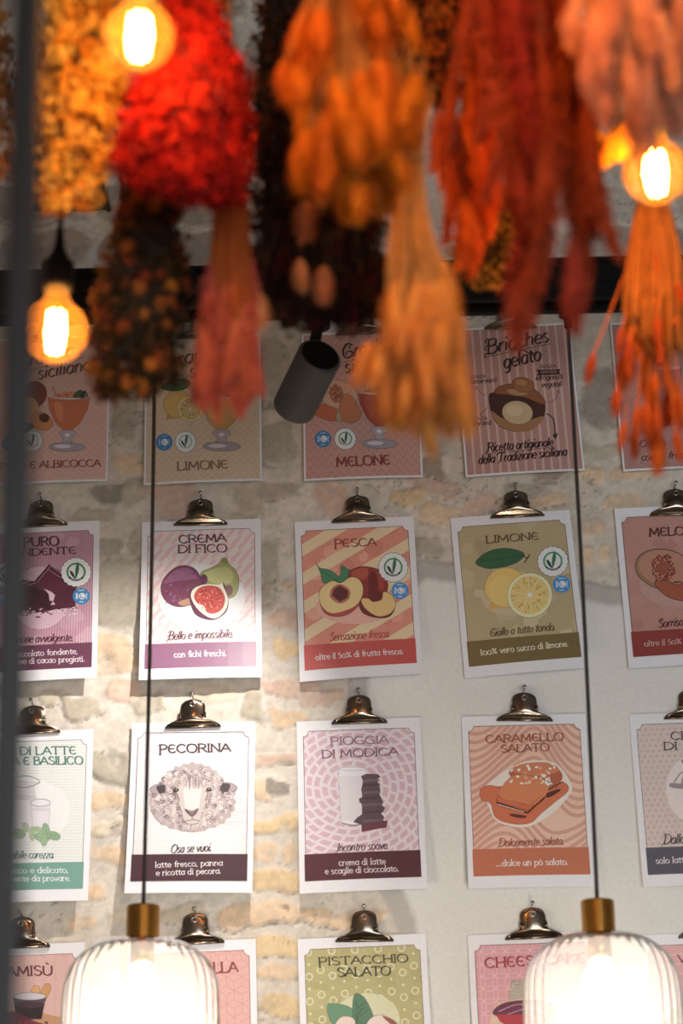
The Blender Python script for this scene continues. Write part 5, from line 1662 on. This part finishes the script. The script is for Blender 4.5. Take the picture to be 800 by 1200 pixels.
# blond lagurus fan
b = Bunch('lagurus_bunch', 'pale golden bunny tail bunch fanning out beside the spotlight', 1.78, (478, 188), [(330, 456, 522), (370, 450, 534), (410, 444, 546), (445, 440, 552), (468, 448, 546)], seed=14, stem_col=(186, 122, 48))
b.heads('flower_head', TUFTS, fm('blond', (226, 154, 78)), 100, .052, .75, .8, True, jit=.1)
b.finish(60, .013)
hb = b
b.heads('flower_head', TUFTS, fm('blond', (226, 154, 78)), 0, .046, .8, .5, False, pts=[(455, 474, 0), (500, 500, .01), (540, 462, .0), (428, 425, .01), (519, 478, .01)])
cmb = Bunch.__new__(Bunch); cmb.Y, cmb.rows, cmb.depth, cmb.rs, cmb.tie, cmb.root = 1.78, [(192, 464, 494), (260, 458, 500), (320, 450, 520), (400, 444, 548)], .42, random.Random(3), b.tie, b.root
cmb.core(mat('blond_stalk', (178, 112, 44), .85, noise=.25, scale=60), .95)

# coral orange celosia
b = Bunch('celosia_bunch', 'vivid orange feathery bunch right of centre, between amber and rust flowers', 1.94, (552, -40), [(0, 540, 590), (60, 540, 598), (110, 515, 600), (160, 505, 590), (210, 508, 584), (250, 518, 576), (286, 540, 560)], seed=15, stem_col=(170, 70, 26))
b.heads('plume', THICK, fm('orange', (236, 116, 52)), 64, .075, .62, .35, True, jit=.2)
b.finish(50, .013)

# rust tails
b = Bunch('amaranth_bunch', 'long rust red drooping amaranth tails right of centre', 1.70, (628, -160), [(-80, 590, 665), (0, 545, 665), (60, 545, 672), (120, 565, 690), (200, 592, 704), (262, 600, 702)], seed=16, stem_col=(130, 54, 24))
b.heads('plume', PLUMES, fm('rust', (138, 48, 26)), 52, .17, .62, .25, True, jit=.12)
b.finish(60, .014)
b.heads('plume', THICK, fm('rust_tip', (160, 66, 44)), 0, .085, .75, .25, False, pts=[(618, 340, 0), (672, 340, .0), (606, 358, .01), (676, 300, .01), (640, 265, 0), (690, 240, .02)], jit=.12)

# yellow yarrow
b = Bunch('yarrow_bunch', 'small mustard yellow yarrow cluster against the black track', 2.28, (580, 150), [(225, 575, 592), (262, 550, 612), (290, 534, 620), (315, 538, 616), (332, 560, 600)], seed=17, stem_col=(96, 60, 22))
b.core(dark_in, .7)
b.petals('flower_mass', petal, 260, .0095, ['#b4782a', '#c48a38', '#8c5a1c', '#a06a24', '#5c3c14'], clump=9)
b.finish(40, .012)

# dusty pink at top right
b = Bunch('pampas_bunch', 'dusty pink pampas grass bunch filling the top right corner', 1.60, (735, -180), [(-90, 680, 800), (-20, 668, 830), (30, 662, 840), (75, 666, 840), (110, 690, 830), (135, 730, 820)], seed=18, stem_col=(150, 92, 60))
b.core(mat('dusty_stalk', (140, 84, 58), .9, noise=.3, scale=60), .7)
b.heads('plume', THICK, fm('dusty', (214, 142, 106)), 84, .085, .62, .35, True, jit=.15)
b.finish(60, .014)
# golden puffs lit by the bulb
b = Bunch('craspedia_bunch', 'golden round puff flowers glowing beside the right bulb', 2.01, (690, -60), [(60, 668, 700), (110, 670, 712), (140, 676, 730)], seed=19, stem_col=(70, 50, 20))
b.petals('leaf_mass', petal, 90, .008, ['#5a4a1c', '#3c3416', '#7a5a24'], clump=7)
pf = MB()
rsx = random.Random(5)
for _ in range(340):
    d = Vector((rsx.gauss(0, 1), rsx.gauss(0, 1), rsx.gauss(0, 1))).normalized()
    t = d.orthogonal().normalized() * .07
    q = d.cross(t)
    o_ = d * .36 + Vector((0, 0, -.5))
    pf.add([o_ - t, o_ + q, o_ + t, o_ - q, o_ + d * rsx.uniform(.1, .16)], [(0, 1, 4), (1, 2, 4), (2, 3, 4), (3, 0, 4)])
pf.lathe([(0.0, -.12)] + [(.38 * math.sin(a * .5236), -.5 + .38 * math.cos(a * .5236)) for a in range(1, 6)] + [(0.0, -.88)], Matrix.Identity(4), 12)
PUFFS = [mesh_of(pf, 'puff')]
b.heads('flower_head', PUFFS, fm('gold', (226, 150, 40)), 0, .034, 1.0, .2, True, pts=[(690, 166, -.02), (722, 172, -.02), (702, 182, -.01), (730, 165, -.015), (684, 180, -.01)])
b.finish(20, .008)

# thin orange stems at right
b = Bunch('dyed_grass_bunch', 'loose orange dyed grass with thin stems under the right bulb', 2.17, (765, 215), [(300, 735, 800), (380, 722, 812), (470, 716, 812), (530, 735, 800)], seed=21, stem_col=(214, 108, 24))
b.heads('grass_head', TUFTS, fm('tangerine', (206, 100, 42)), 34, .036, .72, .7, True, jit=.1)
b.stem1 = b.stem_mb
b.heads('grass_head', TUFTS, fm('tangerine', (206, 100, 42)), 0, .040, .8, .9, True, pts=[(692, 428, 0), (733, 430, .0), (722, 470, -.01), (772, 530, 0), (744, 400, .01), (790, 330, .0), (782, 440, .01), (760, 300, .01)], jit=.05)
b.stem_mb.add(b.stem1.v, b.stem1.f)
b.finish(50, .013)
cmb = Bunch.__new__(Bunch); cmb.Y, cmb.rows, cmb.depth, cmb.rs, cmb.tie, cmb.root = 2.17, [(222, 750, 778), (280, 735, 796), (340, 728, 804), (440, 722, 806)], .42, random.Random(4), b.tie, b.root
cmb.core(mat('tangerine_stalk', (192, 112, 36), .85, noise=.25, scale=60, trans=.2), .95)
